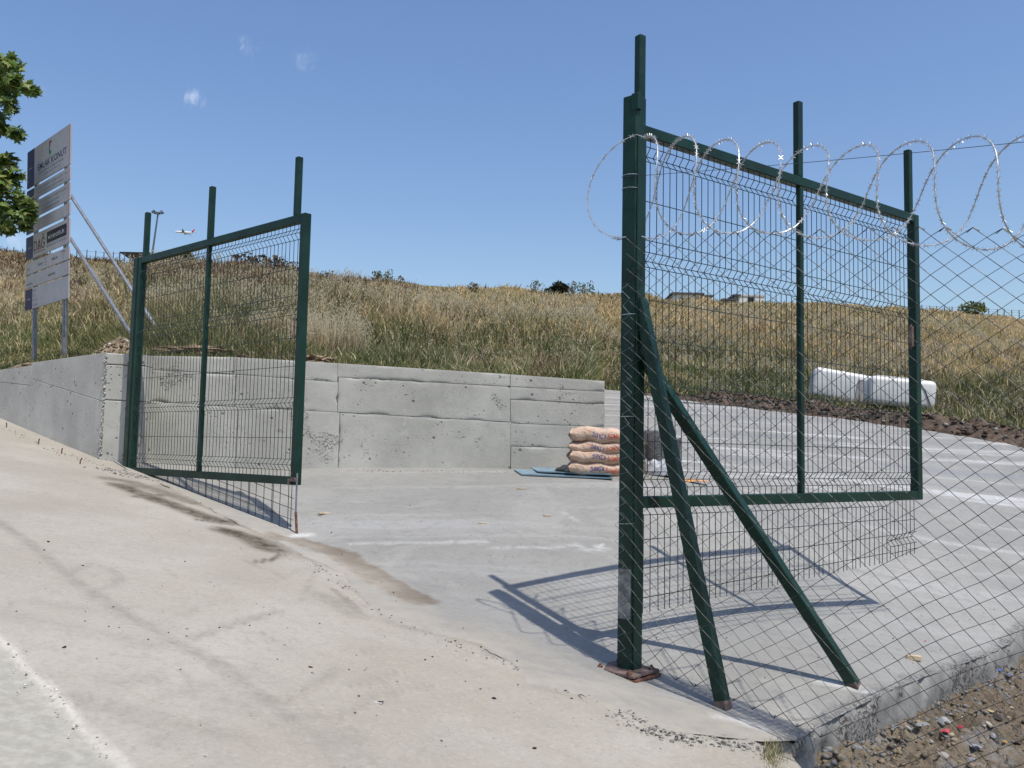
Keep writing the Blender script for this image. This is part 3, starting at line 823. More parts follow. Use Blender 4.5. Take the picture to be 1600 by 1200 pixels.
def gate_leaf(name, label, start, end, ext_x, mf=.5, mo=.02):
    d = Vector((end.x-start.x, end.y-start.y, 0)); Ln = d.length
    o = thing(name, label, 'gate', (start.x, start.y, ZB), math.atan2(d.y, d.x), None)
    H = ZT-ZB; s = .082
    def bx(nm, c, h): 
        mb = MB(); mb.box(c, h, None, .006); return mb.build(nm, M_GREEN, o)
    bx('stile', (s/2, 0, H/2), (s/2, s/2, H/2)); bx('stile', (Ln-s/2, 0, H/2), (s/2, s/2, H/2))
    bx('top_rail', (Ln/2, 0, H-s/2), (Ln/2-s-.001, s/2-.003, s/2)); bx('bottom_rail', (Ln/2, 0, s/2), (Ln/2-s-.001, s/2-.003, s/2))
    mx = Ln*mf + mo
    bx('middle_stile', (mx, -.012, H/2), (.024, .024, H/2-s-.001))
    for x, h_ in ext_x: bx('extension_post', (x, -.004, H+h_/2+.001), (.031, .031, h_/2))
    return o, Ln, H, s, mx

# the far leaf, closed
LS = P(203.5, 728, 11.2); LE = P(466, 748, 8.85)
lf, Ll, Hl, s_, mxl = gate_leaf('gate_leaf', 'green steel gate leaf standing closed beside the concrete wall, with a rusty drop rod', LS, LE, [(.13, .57), ((LE.xy-LS.xy).length*.5-.10, .62), ((LE.xy-LS.xy).length-.19, .62)], .5, -.10)
# local +y points away from the viewer for this leaf (it runs left to right), so folds use -y
for (a, b) in ((s_, mxl-.024), (mxl+.024, Ll-s_)):
    mb = MB(); wire_panel(mb, a, b, s_-.0, Hl-s_, FOLDS, PLAIN, amp=-.042); mb.build('mesh_panel', M_GWIRE, lf)
# coarse skirt of mesh under it, cut to the slope of the road
mb = MB(); xs = np.arange(.95, Ll-.05, .145); xt = .62
def zlow(x): return -.015 - (x-xt)*(.455/(Ll-.08-xt))
for i, x in enumerate(xs):
    mb.tube([(x, .0, .0), (x+.003, 0, zlow(x))], .0036, 4)
    if i % 3 == 0: mb.tube([(x+.022, 0, .0), (x+.024, 0, zlow(x))], .0036, 4)
mb.tube([(Ll-.10, 0, 0), (Ll-.10, 0, zlow(Ll-.1)-.02)], .0036, 4)
for k in range(5):
    x0_ = xt+.0+ .73*k
    if x0_ > Ll-.3: break
    mb.tube([(x0_, -.006, -.005), (Ll-.05, -.006, -.455 + (.455/(Ll-.08-xt))*.73*k*.92)], .0036, 4)
mb.build('skirt_mesh', M_GWIRE, lf)
rod = MB(); rod.tube([(Ll+.022, -.03, .12), (Ll+.022, -.03, -.27)], .009, 8); rod.build('drop_rod', M_STEELPIPE, lf)
pin = gp(464.5, 836); pl_ = Matrix.Rotation(-lf.rotation_euler.z, 3, 'Z') @ (pin - lf.location)
rod = MB(); rod.tube([(Ll+.022, -.03, -.262), (pl_.x, pl_.y, pl_.z-.05)], .013, 8); rod.build('drop_rod', M_RUST, lf)['label'] = 'rusty lower drop rod'
bk = MB(); bk.box((Ll-.01, -.055, .055), (.04, .014, .02), None, .003); bk.box((Ll-.075, -.057, .03), (.012, .014, .03), None, .003); bk.tube([(Ll-.045,-.052,.11),(Ll-.02,-.075,.11)], .007, 6)
bk.build('rod_bracket', M_PLATE, lf)
lt = MB()
for dz in (-.085, .085): lt.box((Ll-s_-.028, -.03, Hl*.575+dz), (.022, .02, .010), None, .002)
lt.tube([(Ll-s_-.02, -.048, Hl*.575-.12), (Ll-s_-.02, -.048, Hl*.575+.11)], .008, 6); lt.tube([(Ll-s_-.02, -.048, Hl*.575), (Ll-s_+.02, -.085, Hl*.575+.01)], .007, 6)
lt.build('latch', M_PLATE, lf)

# the near leaf, swung open into the yard
RS = P(984, 790, 6.22); RE = P(1436, 770, 8.5)
RS.z = RE.z = ZB
rl, Lr, Hr, s_, mxr = gate_leaf('gate_leaf', 'green steel gate leaf swung open into the yard behind the chain link fence', RS, RE, [(.055, .67), ((RE.xy-RS.xy).length*.5+.03, .66), ((RE.xy-RS.xy).length-.125, .63)], .5, .04)
for (a, b) in ((s_, mxr-.024), (mxr+.024, Lr-s_)):
    mb = MB(); wire_panel(mb, a, b, s_, Hr-s_, FOLDS, PLAIN, amp=.042); mb.build('mesh_panel', M_GWIRE, rl)
def hang(x0, x1, zt0, zt1, zb0, zb1, foldz, plain, nm='hanging_mesh'):
    mb = MB(); x = x0+.01
    while x < x1:
        t = (x-x0)/(x1-x0); zt = zt0+(zt1-zt0)*t; zb = zb0+(zb1-zb0)*t; j = random.uniform(-.004,.004)
        pts = [(x+j, .035, zt)]
        for f in foldz:
            zc_ = zt+(zb-zt)*f
            for dz, dy in ((.05, 0), (0, .04), (-.05, 0)):
                if zc_+dz < zt-.003: pts.append((x+j, .035+dy, zc_+dz))
        pts.append((x+j*3, .035+random.uniform(-.006,.006), zb - .012))
        mb.tube(pts, .0032, 4, False); x += .07
    for f in foldz:
        for dz, dy in ((.05, 0), (0, .04), (-.05, 0)):
            mb.tube([(x0, .03+dy, zt0+(zb0-zt0)*f+dz), (x1, .03+dy, zt1+(zb1-zt1)*f+dz)], .0036, 4, False)
    for f in plain:
        mb.tube([(x0, .03, zt0+(zb0-zt0)*f), (x1, .03, zt1+(zb1-zt1)*f)], .0036, 4, False)
    mb.build(nm, M_GWIRE, rl)
hang(.02, Lr*.875, .07, .05, -.74, -.555, [.09], [.37, .62, .88])
hang(Lr*.88, Lr, .06, .06, -.535, -.50, [.74], [.06, .44, .93])
lt = MB(); lt.box((Lr-s_-.02, -.0, Hr*.565), (.02, .02, .10), None, .003); lt.tube([(Lr-s_-.02, 0, Hr*.565-.12), (Lr-s_-.02, 0, Hr*.565+.12)], .01, 6); lt.build('latch', M_PLATE, rl)

# ---- gate posts
def post_axes():
    dU = Vector((-Uv.x, -Uv.y, 0)); return (dU, Vector((Nv.x, Nv.y, 0)), Z3)
AX = post_axes()
gpz = thing('gate_post', 'thick green gate post with two slanting braces, on a rusty base plate', 'gate post', (R.x, R.y, R.z), math.atan2(AX[0].y, AX[0].x))
hp_ = P(985, 163, 6.15).z - R.z
mb = MB(); mb.box((-.012, 0, hp_/2+.01), (.058, .062, hp_/2), None, .007); mb.build('post', M_GREEN, gpz)
mb = MB(); mb.box((.052, 0, hp_/2-.12), (.006, .050, hp_/2-.15), None, .003); mb.build('cover_strip', M_GREEN, gpz)
mb = MB(); mb.box((.035, -.045, hp_-.045), (.030, .022, .06), None, .004); mb.build('top_lug', M_GREEN, gpz)
mb = MB(); mb.box((-.011, -.0637, 0.53), (.050, .0012, .165)); o = mb.build('bare_patch', m_simple('worn bare metal', (.20,.205,.205), .35, 22, .7, .3, .4, .2), gpz)
# base plates: two, with grout between and anchor bolts
mb = MB(); mb.box((-.02, -.03, .028), (.17, .15, .009), None, .002); mb.build('base_plate', M_PLATE, gpz)
mb = MB(); mb.box((-.01, -.03, .002), (.175, .155, .008), None, .002); mb.build('base_plate', M_RUST, gpz)
for (x, y) in ((-.14, -.15), (.105, -.165), (.12, .07), (-.15, .08)):
    mb = MB(); mb.tube([(x, y, -.07), (x, y, .065)], .010, 6); mb.tube([(x, y, .037), (x, y, .052)], .019, 6); mb.build('anchor_bolt', M_RUST, gpz)
gm = MB()
for k in range(26):
    p = (random.uniform(-.2,.17), random.uniform(-.21,-.1), random.uniform(-.02,.04)); r_ = random.uniform(.004,.013)
    rot = Matrix.Rotation(random.uniform(0,3), 3, Vector((random.random(),random.random(),random.random()+.1)).normalized())
    gm.box(p, (r_, r_*.7, r_*.6), tuple(rot.col[i] for i in range(3)))
gm.build('grout_crumbs', M_KERB, gpz, kind='stuff')
inv = gpz.rotation_euler.to_matrix().transposed()
def loc(p): return inv @ (Vector(p) - gpz.location)
F1 = on_gate_line(1128); F1 = F1 + Vector((Nv.x, Nv.y, 0))*.02; F1.z = zyard(F1.x, F1.y)
F2_ = hit(1333, 1072, zyard, 4, 12)
at1 = loc(R) + Vector((.04, .01, P(1003, 470, 6.1).z-R.z)); at2 = loc(R) + Vector((.05, .05, P(1012, 560, 6.15).z-R.z))
for F, at_, nm in ((F1, at1, 'brace'), (F2_, at2, 'brace')):
    f = loc(F); mb = MB(); mb.bar(at_, f + (f-at_).normalized()*.01 + Vector((0,0,.02)), .078, .078, (0, 1, 0) if nm else (0,0,1), .006); mb.build(nm, M_GREEN, gpz)
    mb = MB(); q = (f-at_).normalized(); mb.bar(f - q*.035 + Vector((0,0,.012)), f + q*.02 + Vector((0,0,.01)), .083, .083, (0,1,0), .004); mb.build('brace_foot', M_PLATE, gpz)

lpz = thing('gate_post', 'green steel gate post bolted against the end of the concrete wall', 'gate post', (LP.x, LP.y, LP.z), math.atan2(AX[0].y, AX[0].x))
hl = ZT - LP.z + .02
mb = MB(); mb.box((-.02, .02, hl/2-.02), (.05, .05, hl/2), None, .006); mb.build('post', M_GREEN, lpz)
for z_ in (.10, .16, .75, 1.33):
    mb = MB(); mb.box((-.085, -.0, z_), (.014, .03, .02), None, .003); mb.tube([(-.09, 0, z_-.03), (-.09, 0, z_+.03)], .010, 6); mb.build('wall_clamp', M_RUST, lpz)
mb = MB(); mb.tube([(-.082, -.012, .1), (-.086, -.012, 1.33)], .014, 6); mb.build('clamp_bar', M_GREEN, lpz)
mb = MB(); mb.box((.0, .0, 1.35), (.075, .008, .008)); mb.build('wall_bolt', M_RUST, lpz)

# ------------------------------------------------------------------ chain link fence with razor wire, along the gate line past the slab corner
FDIR = Vector((-Uv.x, -Uv.y, -SLOPE)); FD2 = Vector((-Uv.x, -Uv.y, 0))
FOFF = Vector((-Nv.x, -Nv.y, 0))*.085
def fp(t, h): 
    """t metres along the fence from the post; h above the foot line"""
    return Vector((R.x, R.y, R.z)) + FOFF + FD2*t + Vector((0,0,-SLOPE*t + h))
fence = thing('chain_link_fence', 'sagging chain link fence of thin grey wire running from the braced post out of frame', 'fence', tuple(fp(0, 0)))
FO = fence.location.copy()
FLEN = 6.2; cw, chh = .137, .107; FTOP = P(1436, 383, 5.35).z - fp(1.5, 0).z
ftop = FTOP; fbot = .10
nrow = int((ftop-fbot)/(chh/2)); ncol = int(FLEN/(cw))
mb = MB()
def node(i, j):
    """i in half cell widths, j in half cell heights from the bottom"""
    x = i*cw/2 - .02; h = ftop - (nrow-j)*chh/2
    t = min(1, x/3)
    sag = .018*math.sin(j*.33+i*.05) * math.sin(i*.11)
    x += .02*(float(vnoise(i*.13, j*.09, 201))-.5) + .006*(float(vnoise(i*.9, j*.8, 202))-.5)
    h += sag + .03*(float(vnoise(i*.11+7, j*.07, 203))-.5) - .05*max(0, 1-i/6)*(j/nrow) - (.05*math.exp(-i/5.) if j < 3 else 0)
    b = .05*(float(vnoise(i*.12, j*.1, 204))-.5) + .05*math.exp(-((j-3)/4)**2)*float(vnoise(i*.2, 0, 205))
    return fp(x, h) + Vector((-Nv.x, -Nv.y, 0))*b - FO
for c in range(2*ncol+1):
    pts = []
    for j in range(nrow+1):
        i = c if (c+j) % 2 == 0 else c+1
        p = node(i, j)
        off = .0035*(1 if j % 2 else -1)
        pts.append(p + Vector((-Nv.x, -Nv.y, 0))*off)
    # bent over the corner knuckles
    q = [pts[0] + Vector((0,0,.02)) + FD2*.012] + pts + [pts[-1] - Vector((0,0,.022)) + FD2*random.choice((-.03,.03))]
    mb.tube(q, .0029, 4, False)
mb.build('chain_link', M_CHAIN, fence)
# the first strand of the roll zigzags over the post face
mb = MB()
for rep in range(1):
    pts = []
    for j in range(0, nrow-1):
        h = ftop - (nrow-j)*chh/2
        if h > P(1000, 440, 6).z-R.z: break
        pts.append(fp((-.06 if j % 2 == 0 else .02) + .03*rep + random.uniform(-.012,.012) - .03*math.sin(j*.13), h + .012*rep + random.uniform(-.006,.006)) + FOFF*.12*rep - FO)
    mb.tube(pts, .0018, 4, False)
mb.build('loose_strand', M_GALV, fence)
for h, s in ((3.395, .3), (3.30, .1), (2.42, .35), (1.72, .2), (1.0, .2)):
    c = fp(-.01, h-.0); mb = MB()
    mb.tube([c + FD2*(.062*math.cos(a)) + Vector((Nv.x,Nv.y,0))*(.075*math.sin(a) + .055) + Vector((0,0,.012*a*s)) - FO for a in np.linspace(-2.6, 1.0, 14)], .0028, 4)
    mb.build('wire_tie', M_GALV, fence)
tz0 = P(988, 277, 6.0); tz1 = P(1600, 229, 4.42)
dzt = ((tz1.z - fp(2.45, 0).z) - (tz0.z - fp(0, 0).z))/2.45
mb = MB(); mb.tube([fp(t, (tz0.z-fp(0,0).z) + dzt*t - .01*math.sin(t*1.2)) - FO for t in np.linspace(-.02, FLEN, 18)], .0018, 4); mb.build('straining_wire', M_CHAIN, fence)

coil = thing('razor_wire_coil', 'shiny coil of razor wire looped along the top of the fence', 'razor wire', tuple(fp(0, 3.4)))
CO = coil.location.copy()
ca = P(995, 292, 6.0); hz0 = ca.z - fp(0, 0).z
cb_ = P(1500, 311, 4.75); hz1 = cb_.z - fp(2.0, 0).z
PITCH_C, LEAN, spt = .87, .063, 60
def coil_pt(t0, ph):
    """a point of one strand: starts at the top, comes down on the road side, goes up on the yard side"""
    t = t0 + PITCH_C*ph/(2*math.pi) + LEAN*math.cos(ph) + .045*math.sin(2*ph) + (.16-.10*min(1, max(0, t0 + PITCH_C*ph/(2*math.pi))/2))*math.sin(ph)
    rr = .283 + .07*math.exp(-max(t, 0)/.5) + .012*math.sin(ph*.37 + t0*5)
    hz = hz0 + (hz1-hz0)*min(t, 7)/2.0 + .008*math.sin(t*3)
    return fp(t + .012*math.sin(ph*1.3+t0), hz + .012*math.sin(ph*.7)) + Vector((Nv.x, Nv.y, 0))*(-rr*math.sin(ph)) + Vector((0, 0, rr*math.cos(ph))) - CO
strands = []
for i in range(3):
    t0 = .06 + PITCH_C/3*i
    st = [coil_pt(t0, 2*math.pi*k/spt) for k in range((0, -30, -31)[i], int(spt*6.5))]
    if i == 0:       # the cut end of the coil loops round in front of the post
        lead = []
        for k in range(spt//2, 0, -1):
            ph = -2*math.pi*k/spt; q = coil_pt(t0, ph)
            ctr = fp(t0, hz0) - CO
            lead.append(ctr + FD2*(.06*math.cos(ph) + (.355)*math.sin(ph)) + Vector((Nv.x, Nv.y, 0))*(.05*math.sin(ph)-.02) + Vector((0, 0, .352*math.cos(ph))))
        st = lead + st
    strands.append(st)
mb = MB()
for st in strands: mb.tube(st, .0037, 4)
mb.build('core_wire', M_RAZOR, coil)
bb = MB()
for pts in strands:
  acc = 0
  for k in range(1, len(pts)-1):
    acc += (pts[k]-pts[k-1]).length
    if acc < .046: continue
    acc = 0
    t = (pts[k+1]-pts[k-1]).normalized(); s = t.orthogonal().normalized()
    s = Matrix.Rotation(random.uniform(0, 6.28), 3, t) @ s; n2 = t.cross(s)
    c = pts[k]; A = .018; B = .0165; th = .0008
    prof = [(-A,-B),(-.006,-.0045),(.006,-.0045),(A,-B),(.009,0),(A,B),(.006,.0045),(-.006,.0045),(-A,B),(-.009,0)]
    nn = len(prof)
    for sd_, nd_ in ((s, n2), (n2, s)):
        up = [c + t*x + sd_*y + nd_*th for x, y in prof]; dn = [c + t*x + sd_*y - nd_*th for x, y in prof]
        bb.add(up+dn, [tuple(range(nn)), tuple(range(2*nn-1, nn-1, -1))] + [(i, i+nn, (i+1) % nn + nn, (i+1) % nn) for i in range(nn)])
bb.build('barbs', M_RAZOR, coil, kind='stuff')
# ------------------------------------------------------------------ meadow on the hill: real blades
def rgb(h): 
    return np.array([((int(h[i:i+2],16)/255)/12.92 if int(h[i:i+2],16)/255 <= .04045 else ((int(h[i:i+2],16)/255+.055)/1.055)**2.4) for i in (0,2,4)])
STRAW = np.array([.49, .40, .245]); GOLD = np.array([.55, .405, .215]); OLIVE = np.array([.235, .215, .10]); GREEN = np.array([.125, .150, .055])
DGREEN = np.array([.082, .105, .040]); BROWN = np.array([.125, .078, .048]); OAT = np.array([.52, .46, .32])
def efrac(px, Y, z):
    _, y0, z0, yc, zc = hill_ends(px); e0 = (z0-CZ)/y0; e1 = (zc-CZ)/yc; return ((z-CZ)/Y-e0)/(e1-e0)
def pick(px, q, r):
    """colour of the stand of plants in column px at hill fraction q"""
    px = px*1.; n1 = fbm(px*.007, q*6, 301, 4); n2 = fbm(px*.02, q*14, 302, 3); n3 = fbm(px*.005+9, q*5, 303, 3)
    g = sm(.66, .22, q + .5*(n1-.5))                                  # green foot
    dry = sm(.48, .78, q + .5*(n1-.5))*sm(450, 800, px + 250*(n3-.5))  # gold towards the top and right
    thist = sm(.72, .86, q + .35*(n2-.5))*sm(760, 560, px + 150*(n1-.5))
    w = np.stack([g*1.7, sm(.40, .60, n1)*.8+.15, (sm(.62, .42, n1)*1.2 + .4*dry+.1)*(1-.65*g), (dry*2.4+.25)*(1-.8*g), thist*2.8 + .75*sm(.54, .66, n2), (sm(.5, .62, n3)*1.2 + .5*sm(.52, .42, n2)*dry)*(1-thist)*(1-.25*dry)], 1)
    w = w**1.4; w /= w.sum(1, keepdims=True); cum = np.cumsum(w, 1)
    i = (r[:, None] > cum).sum(1).clip(0, 5)
    return np.stack([GREEN, OLIVE, STRAW, GOLD, BROWN, DGREEN])[i], i
def scatter(n, pxa, pxb, qa=0., qb=1.03, pw=1.0):
    px = rng.uniform(pxa, pxb, n); t = rng.uniform(0, 1, n)
    pk = np.linspace(-460, 2600, 500); _, y0, z0, yc, zc = hill_ends(pk)
    y0 = np.interp(px, pk, y0); yc = np.interp(px, pk, yc)
    q = qa + (qb-qa)*t
    ya = y0 + (yc-y0)*max(qa, 0)+.03; yb = y0+(yc-y0)*qb
    Y = (ya**(1-pw) + t*(yb**(1-pw)-ya**(1-pw)))**(1/(1-pw)) if pw != 1 else ya*(yb/ya)**t
    return px, Y, (Y-y0)/(yc-y0)
PK = np.linspace(-460, 2600, 900); HE = hill_ends(PK)
_old = hill_ends
def hill_ends(px):                       # fast lookup for many points
    px = np.atleast_1d(np.asarray(px, float))
    return tuple(np.interp(px, PK, h) for h in HE)
def blades(name, n, pxa, pxb, label, hscale=1., wscale=1., qa=0., qb=1.03, heads=False, pw=1.4, colfn=None, rotd=None):
    px, Y, q = scatter(n, pxa, pxb, qa, qb, pw)
    x, z = zhill(px, Y); r = rng.uniform(0, 1, n)
    if colfn: col = colfn(px, q, r); idx = np.zeros(n, int)
    else: ef = efrac(px, Y, z); col, idx = pick(px, ef, r)
    clump = fbm(x*.9, Y*.9, 310, 3)
    hh = hscale*(.11 + .30*rng.uniform(0, 1, n)**1.6)*(.35+1.3*clump)
    hh *= np.array([.75, 1., 1.1, .9, 1.25, 1.15])[idx] if not colfn else 1
    hh *= sm(-.01, .03, q)*.6+.4
    hh *= (1-.35*sm(.4, .8, q))*(1-.62*sm(190, 150, px)*sm(.34, .2, q))
    wd = wscale*(.0008 + .00048*Y)*rng.uniform(.6, 1.5, n)
    ang = rng.uniform(0, 2*np.pi, n); lean = rng.uniform(.1, .95, n)*hh; la = rng.uniform(0, 2*np.pi, n)
    cx, cy = np.cos(ang)*wd, np.sin(ang)*wd; lx, ly = np.cos(la)*lean, np.sin(la)*lean
    b = np.stack([x, Y, z-.03], 1); o = np.stack([cx, cy, np.zeros(n)], 1); l_ = np.stack([lx, ly, np.zeros(n)], 1); up = np.stack([np.zeros(n)]*2+[hh], 1)
    V = np.stack([b-o, b+o, b+o*.8+l_*.35+up*.6, b-o*.8+l_*.35+up*.6, b+l_+up*.96+o*.12, b+l_+up*.96-o*.12], 1).reshape(-1, 3)
    k = np.arange(n)[:, None]*6
    F = np.concatenate([k+np.array([0,1,2,3]), k+np.array([3,2,4,5])])
    c = col*rng.uniform(.75, 1.3, (n, 1))*(.85+.45*fbm(x*.35, Y*.35, 312))[:, None]
    C = np.repeat(c, 6, 0)
    tipw = np.tile(np.array([0, 0, .25, .25, .7, .7]), n)[:, None]*np.repeat(rng.uniform(0, .6, n), 6)[:, None]
    tipw = tipw*(np.repeat(1-.8*sm(.55, .15, ef), 6)[:, None] if not colfn else .5)
    C = C*(1-tipw) + STRAW*tipw
    ob = npmesh(name, V, F, M_GRASS, False, 'stuff', dict(tint=C)); tag(ob, label, 'grass', None, 'stuff')
    return ob
blades('meadow_grass', 400000, -330, 1690, 'mixed dry and green wild grass covering the hillside behind the concrete wall', 1.0, 1.0)
blades('meadow_grass', 70000, -250, 935, 'lush green grass along the top of the concrete wall', .75, .9, -.005, .12, colfn=lambda px, q, r: np.where((r < .6)[:, None], GREEN, np.where((r < .85)[:, None], OLIVE, STRAW))*1.1, pw=1.2)
# wild oats: thin stalks carrying drooping pale spikelets
def oats(n, pxa, pxb, qa, qb, label, dens_fn=None):
    px, Y, q = scatter(n, pxa, pxb, qa, qb, 1.5); x, z = zhill(px, Y)
    k = (fbm(x*.5, Y*.5, 320, 3) > .46) & ~((px < 175) & (q < .3)) & (rng.uniform(0, 1, len(px)) < .15+.85*sm(.2, .6, efrac(px, Y, z))); px, Y, q, x, z = px[k], Y[k], q[k], x[k], z[k]; n = len(x)
    h = rng.uniform(.35, .7, n); la = rng.uniform(0, 6.28, n); ln = rng.uniform(.05, .3, n); w = .0025+.00035*Y
    b = np.stack([x, Y, z], 1); t = b + np.stack([np.cos(la)*ln, np.sin(la)*ln, h], 1)
    V = [np.stack([b+[0,0,0], b+np.stack([w, 0*w, 0*w], 1), t], 1).reshape(-1, 3)]; F = [np.arange(n*3).reshape(-1, 3)]; base = n*3
    C = [np.repeat(STRAW*rng.uniform(.8, 1.3, (n, 1)), 3, 0)]
    for s in range(6):
        f = rng.uniform(.72, 1.0, n)[:, None]; c = b*(1-f)+t*f; a = rng.uniform(0, 6.28, n); d = rng.uniform(.02, .09, n)
        c = c + np.stack([np.cos(a)*d, np.sin(a)*d, -d*.5], 1); s_ = (.006+.00075*Y)*rng.uniform(.7, 1.3, n)
        o1 = np.stack([np.cos(a)*s_*.5, np.sin(a)*s_*.5, 0*s_], 1); u1 = np.stack([0*s_, 0*s_, s_*1.5], 1)
        V.append(np.stack([c-o1, c+o1*.9-u1*.2, c+u1, ], 1).reshape(-1, 3)); F.append(base + np.arange(n*3).reshape(-1, 3)); base += n*3
        C.append(np.repeat(OAT*rng.uniform(.75, 1.35, (n, 1)), 3, 0))
    ob = npmesh('wild_oats', np.concatenate(V), np.concatenate(F), M_GRASS, False, 'stuff', dict(tint=np.concatenate(C))); tag(ob, label, 'wild oats', None, 'stuff')
oats(26000, -250, 1690, .02, .75, 'tall wild oats with pale drooping seed heads on the slope')
# one pale feathery tussock standing out above the wall
def tuft(name, label, cat, px, Y, n, h, rad, cols, w=.006, group=None, spread=.7, seeds=0):
    p = hp(px, Y); V = []; F = []; C = []
    for i in range(n):
        a = random.uniform(0, 6.28); r0_ = rad*math.sqrt(random.random()); bx, by = r0_*math.cos(a), r0_*math.sin(a)*.6
        hh = h*random.uniform(.55, 1)*(1-.4*(r0_/rad)**2); la = a + random.uniform(-.8, .8); ln = spread*hh*random.uniform(.1, .7)
        dx, dy = math.cos(la)*ln, math.sin(la)*ln; wa = random.uniform(0, 3.14); ox, oy = math.cos(wa)*w, math.sin(wa)*w
        o = len(V); V += [(bx-ox, by-oy, -.05), (bx+ox, by+oy, -.05), (bx+dx*.4+ox*.8, by+dy*.4+oy*.8, hh*.6), (bx+dx*.4-ox*.8, by+dy*.4-oy*.8, hh*.6), (bx+dx, by+dy, hh)]
        F += [(o, o+1, o+2), (o, o+2, o+3), (o+3, o+2, o+4)]; c = np.array(random.choice(cols))*random.uniform(.7, 1.3); C += [c]*5
        for k in range(seeds):
            f = random.uniform(.65, 1.02); s_ = w*1.6; cx, cy, cz = bx+dx*f+random.uniform(-.05,.05), by+dy*f+random.uniform(-.05,.05), hh*f+random.uniform(-.04,.02)
            o = len(V); V += [(cx-s_, cy, cz), (cx+s_, cy, cz-s_*.4), (cx, cy, cz+s_*2)]; F += [(o, o+1, o+2)]; C += [np.array(OAT)*random.uniform(.8, 1.3)]*3
    ob = npmesh(name, np.array(V), np.array(F), M_GRASS, False, None, dict(tint=np.array(C))); ob.location = p
    return tag(ob, label, cat, group)
tuft('grass_tussock', 'big pale straw tussock with feathery heads right of the closed gate leaf', 'tussock', 512, 13.6, 520, 1.05, .55, [STRAW, OAT, OAT, GOLD], .006, None, .6, 4)
tuft('grass_tussock', 'smaller pale straw tussock seen through the closed gate leaf', 'tussock', 440, 14.3, 300, .8, .5, [STRAW, OAT, GOLD], .006, None, .6, 3)

# shrubs and thistles on the crest
def shrub(name, label, cat, px, Y, w, h, n, cols, leaf=.10, group=None, stems=7, dz=-.05):
    p = hp(px, Y, dz); o = thing(name, label, cat, p, 0, group)
    sm_ = MB()
    for k in range(stems):
        a = random.uniform(0, 6.28); q = Vector((math.cos(a)*w*.35*random.random(), math.sin(a)*w*.35*random.random(), h*random.uniform(.6, .95)))
        sm_.tube([(0,0,-.15), q*.5+Vector((random.uniform(-.1,.1)*w, 0, 0)), q], [.012*Y/30+.01, .008*Y/30+.008, .006], 5)
    sm_.build('stem', M_BARK, o)
    V = []; F = []; C = []
    for i in range(n):
        u_ = rng.normal(0, 1, 3); u_ /= np.linalg.norm(u_); rr = rng.uniform(.35, 1)**.6
        lump = .75+.5*float(vnoise(u_[0]*2+px, u_[2]*2+u_[1], 330))
        c = np.array([u_[0]*w/2*rr*lump, u_[1]*w/2*rr*lump, h*.52 + u_[2]*h*.48*rr*lump])
        if c[2] < .02: c[2] = abs(c[2])
        a = rng.normal(0, 1, 3); a /= np.linalg.norm(a); b = np.cross(a, rng.normal(0, 1, 3)); b /= np.linalg.norm(b); s_ = leaf*rng.uniform(.6, 1.4)
        k = len(V); V += [c-a*s_, c+b*s_*.5, c+a*s_, c-b*s_*.5]; F.append((k, k+1, k+2, k+3)); C += [np.array(cols[rng.integers(len(cols))])*rng.uniform(.6, 1.4)]*4
    npmesh('foliage', np.array(V), np.array(F), M_GRASS, False, None, dict(tint=np.array(C)), o)
    return o
GR = "shrubs along the crest of the hill"
DK = [(.018,.022,.014), (.025,.03,.02), (.03,.035,.018)]; TH = [BROWN, BROWN*.7, OLIVE]; GS = [DGREEN, GREEN, GREEN*1.3]
shrub('dark_bush', 'dark domed bush standing alone on the golden crest left of the thick gate post', 'bush', 872, 50, 1.25, .72, 420, DK, .12)
shrub('dark_bush', 'low dark tuft beside the dark domed bush on the crest', 'bush', 853, 49, .5, .34, 90, DK, .08)
shrub('dry_bush', 'purple brown dry bush on the golden slope below the dark domed bush', 'bush', 880, 42, 1.3, .42, 220, [(.09,.045,.045), (.12,.06,.05)], .1)
shrub('dark_bush', 'dark round bush on the crest seen through the closed gate leaf left half', 'bush', 276, 41, 1.5, 1.0, 420, DK+[DGREEN], .12)
for (px, Y, w, h, nn, cs, lab) in ((585, 43, .6, 1.0, 110, GS, 'first green weed left of centre on the crest, just right of the closed gate'), (601, 43, .55, 1.05, 100, GS, 'second green weed on the crest, right beside the first'),
        (503, 40, .9, .9, 90, TH, 'spindly brown weed on the crest next to the closed gate leaf'), (622, 43, .5, .7, 70, TH, 'thin brown weed on the crest right of two green weeds'),
        (737, 45, .7, .6, 80, TH, 'brown thistle clump on the crest above the middle of the wall'), (835, 48, .9, .7, 90, GS, 'pale green weed on the crest left of the dark domed bush'),
        (893, 50, .6, .8, 60, GS, 'thin green weed on the crest right of the dark domed bush'), (912, 50, 1.3, .9, 170, GS, 'wide green weed on the crest beside the thick gate post')):
    shrub('weed', lab, 'weed', px, Y, w, h, nn, cs, .075, GR)
for i, (px, w) in enumerate(((400, 1.6), (425, 1.3), (452, 1.5), (375, 1.4))):
    shrub('dry_thistle', ['tall dry brown thistles on the crest, behind the middle of the closed gate right half', 'dry brown thistles on the crest, second clump from the closed gate end stile', 'dry brown thistles on the crest beside the closed gate end stile', 'dry brown thistles on the crest just right of the closed gate middle stile'][i], 'thistle', px, 40.5, w, .95, 200, TH+[BROWN*.5], .09, 'dry thistles on the crest behind the closed gate')
tr = shrub('crest_tree', 'small round green tree on the far crest in front of the horizon fence', 'tree', 1522, 62, 1.9, 1.25, 700, [GREEN, DGREEN, GREEN*1.4], .11, None, 9)

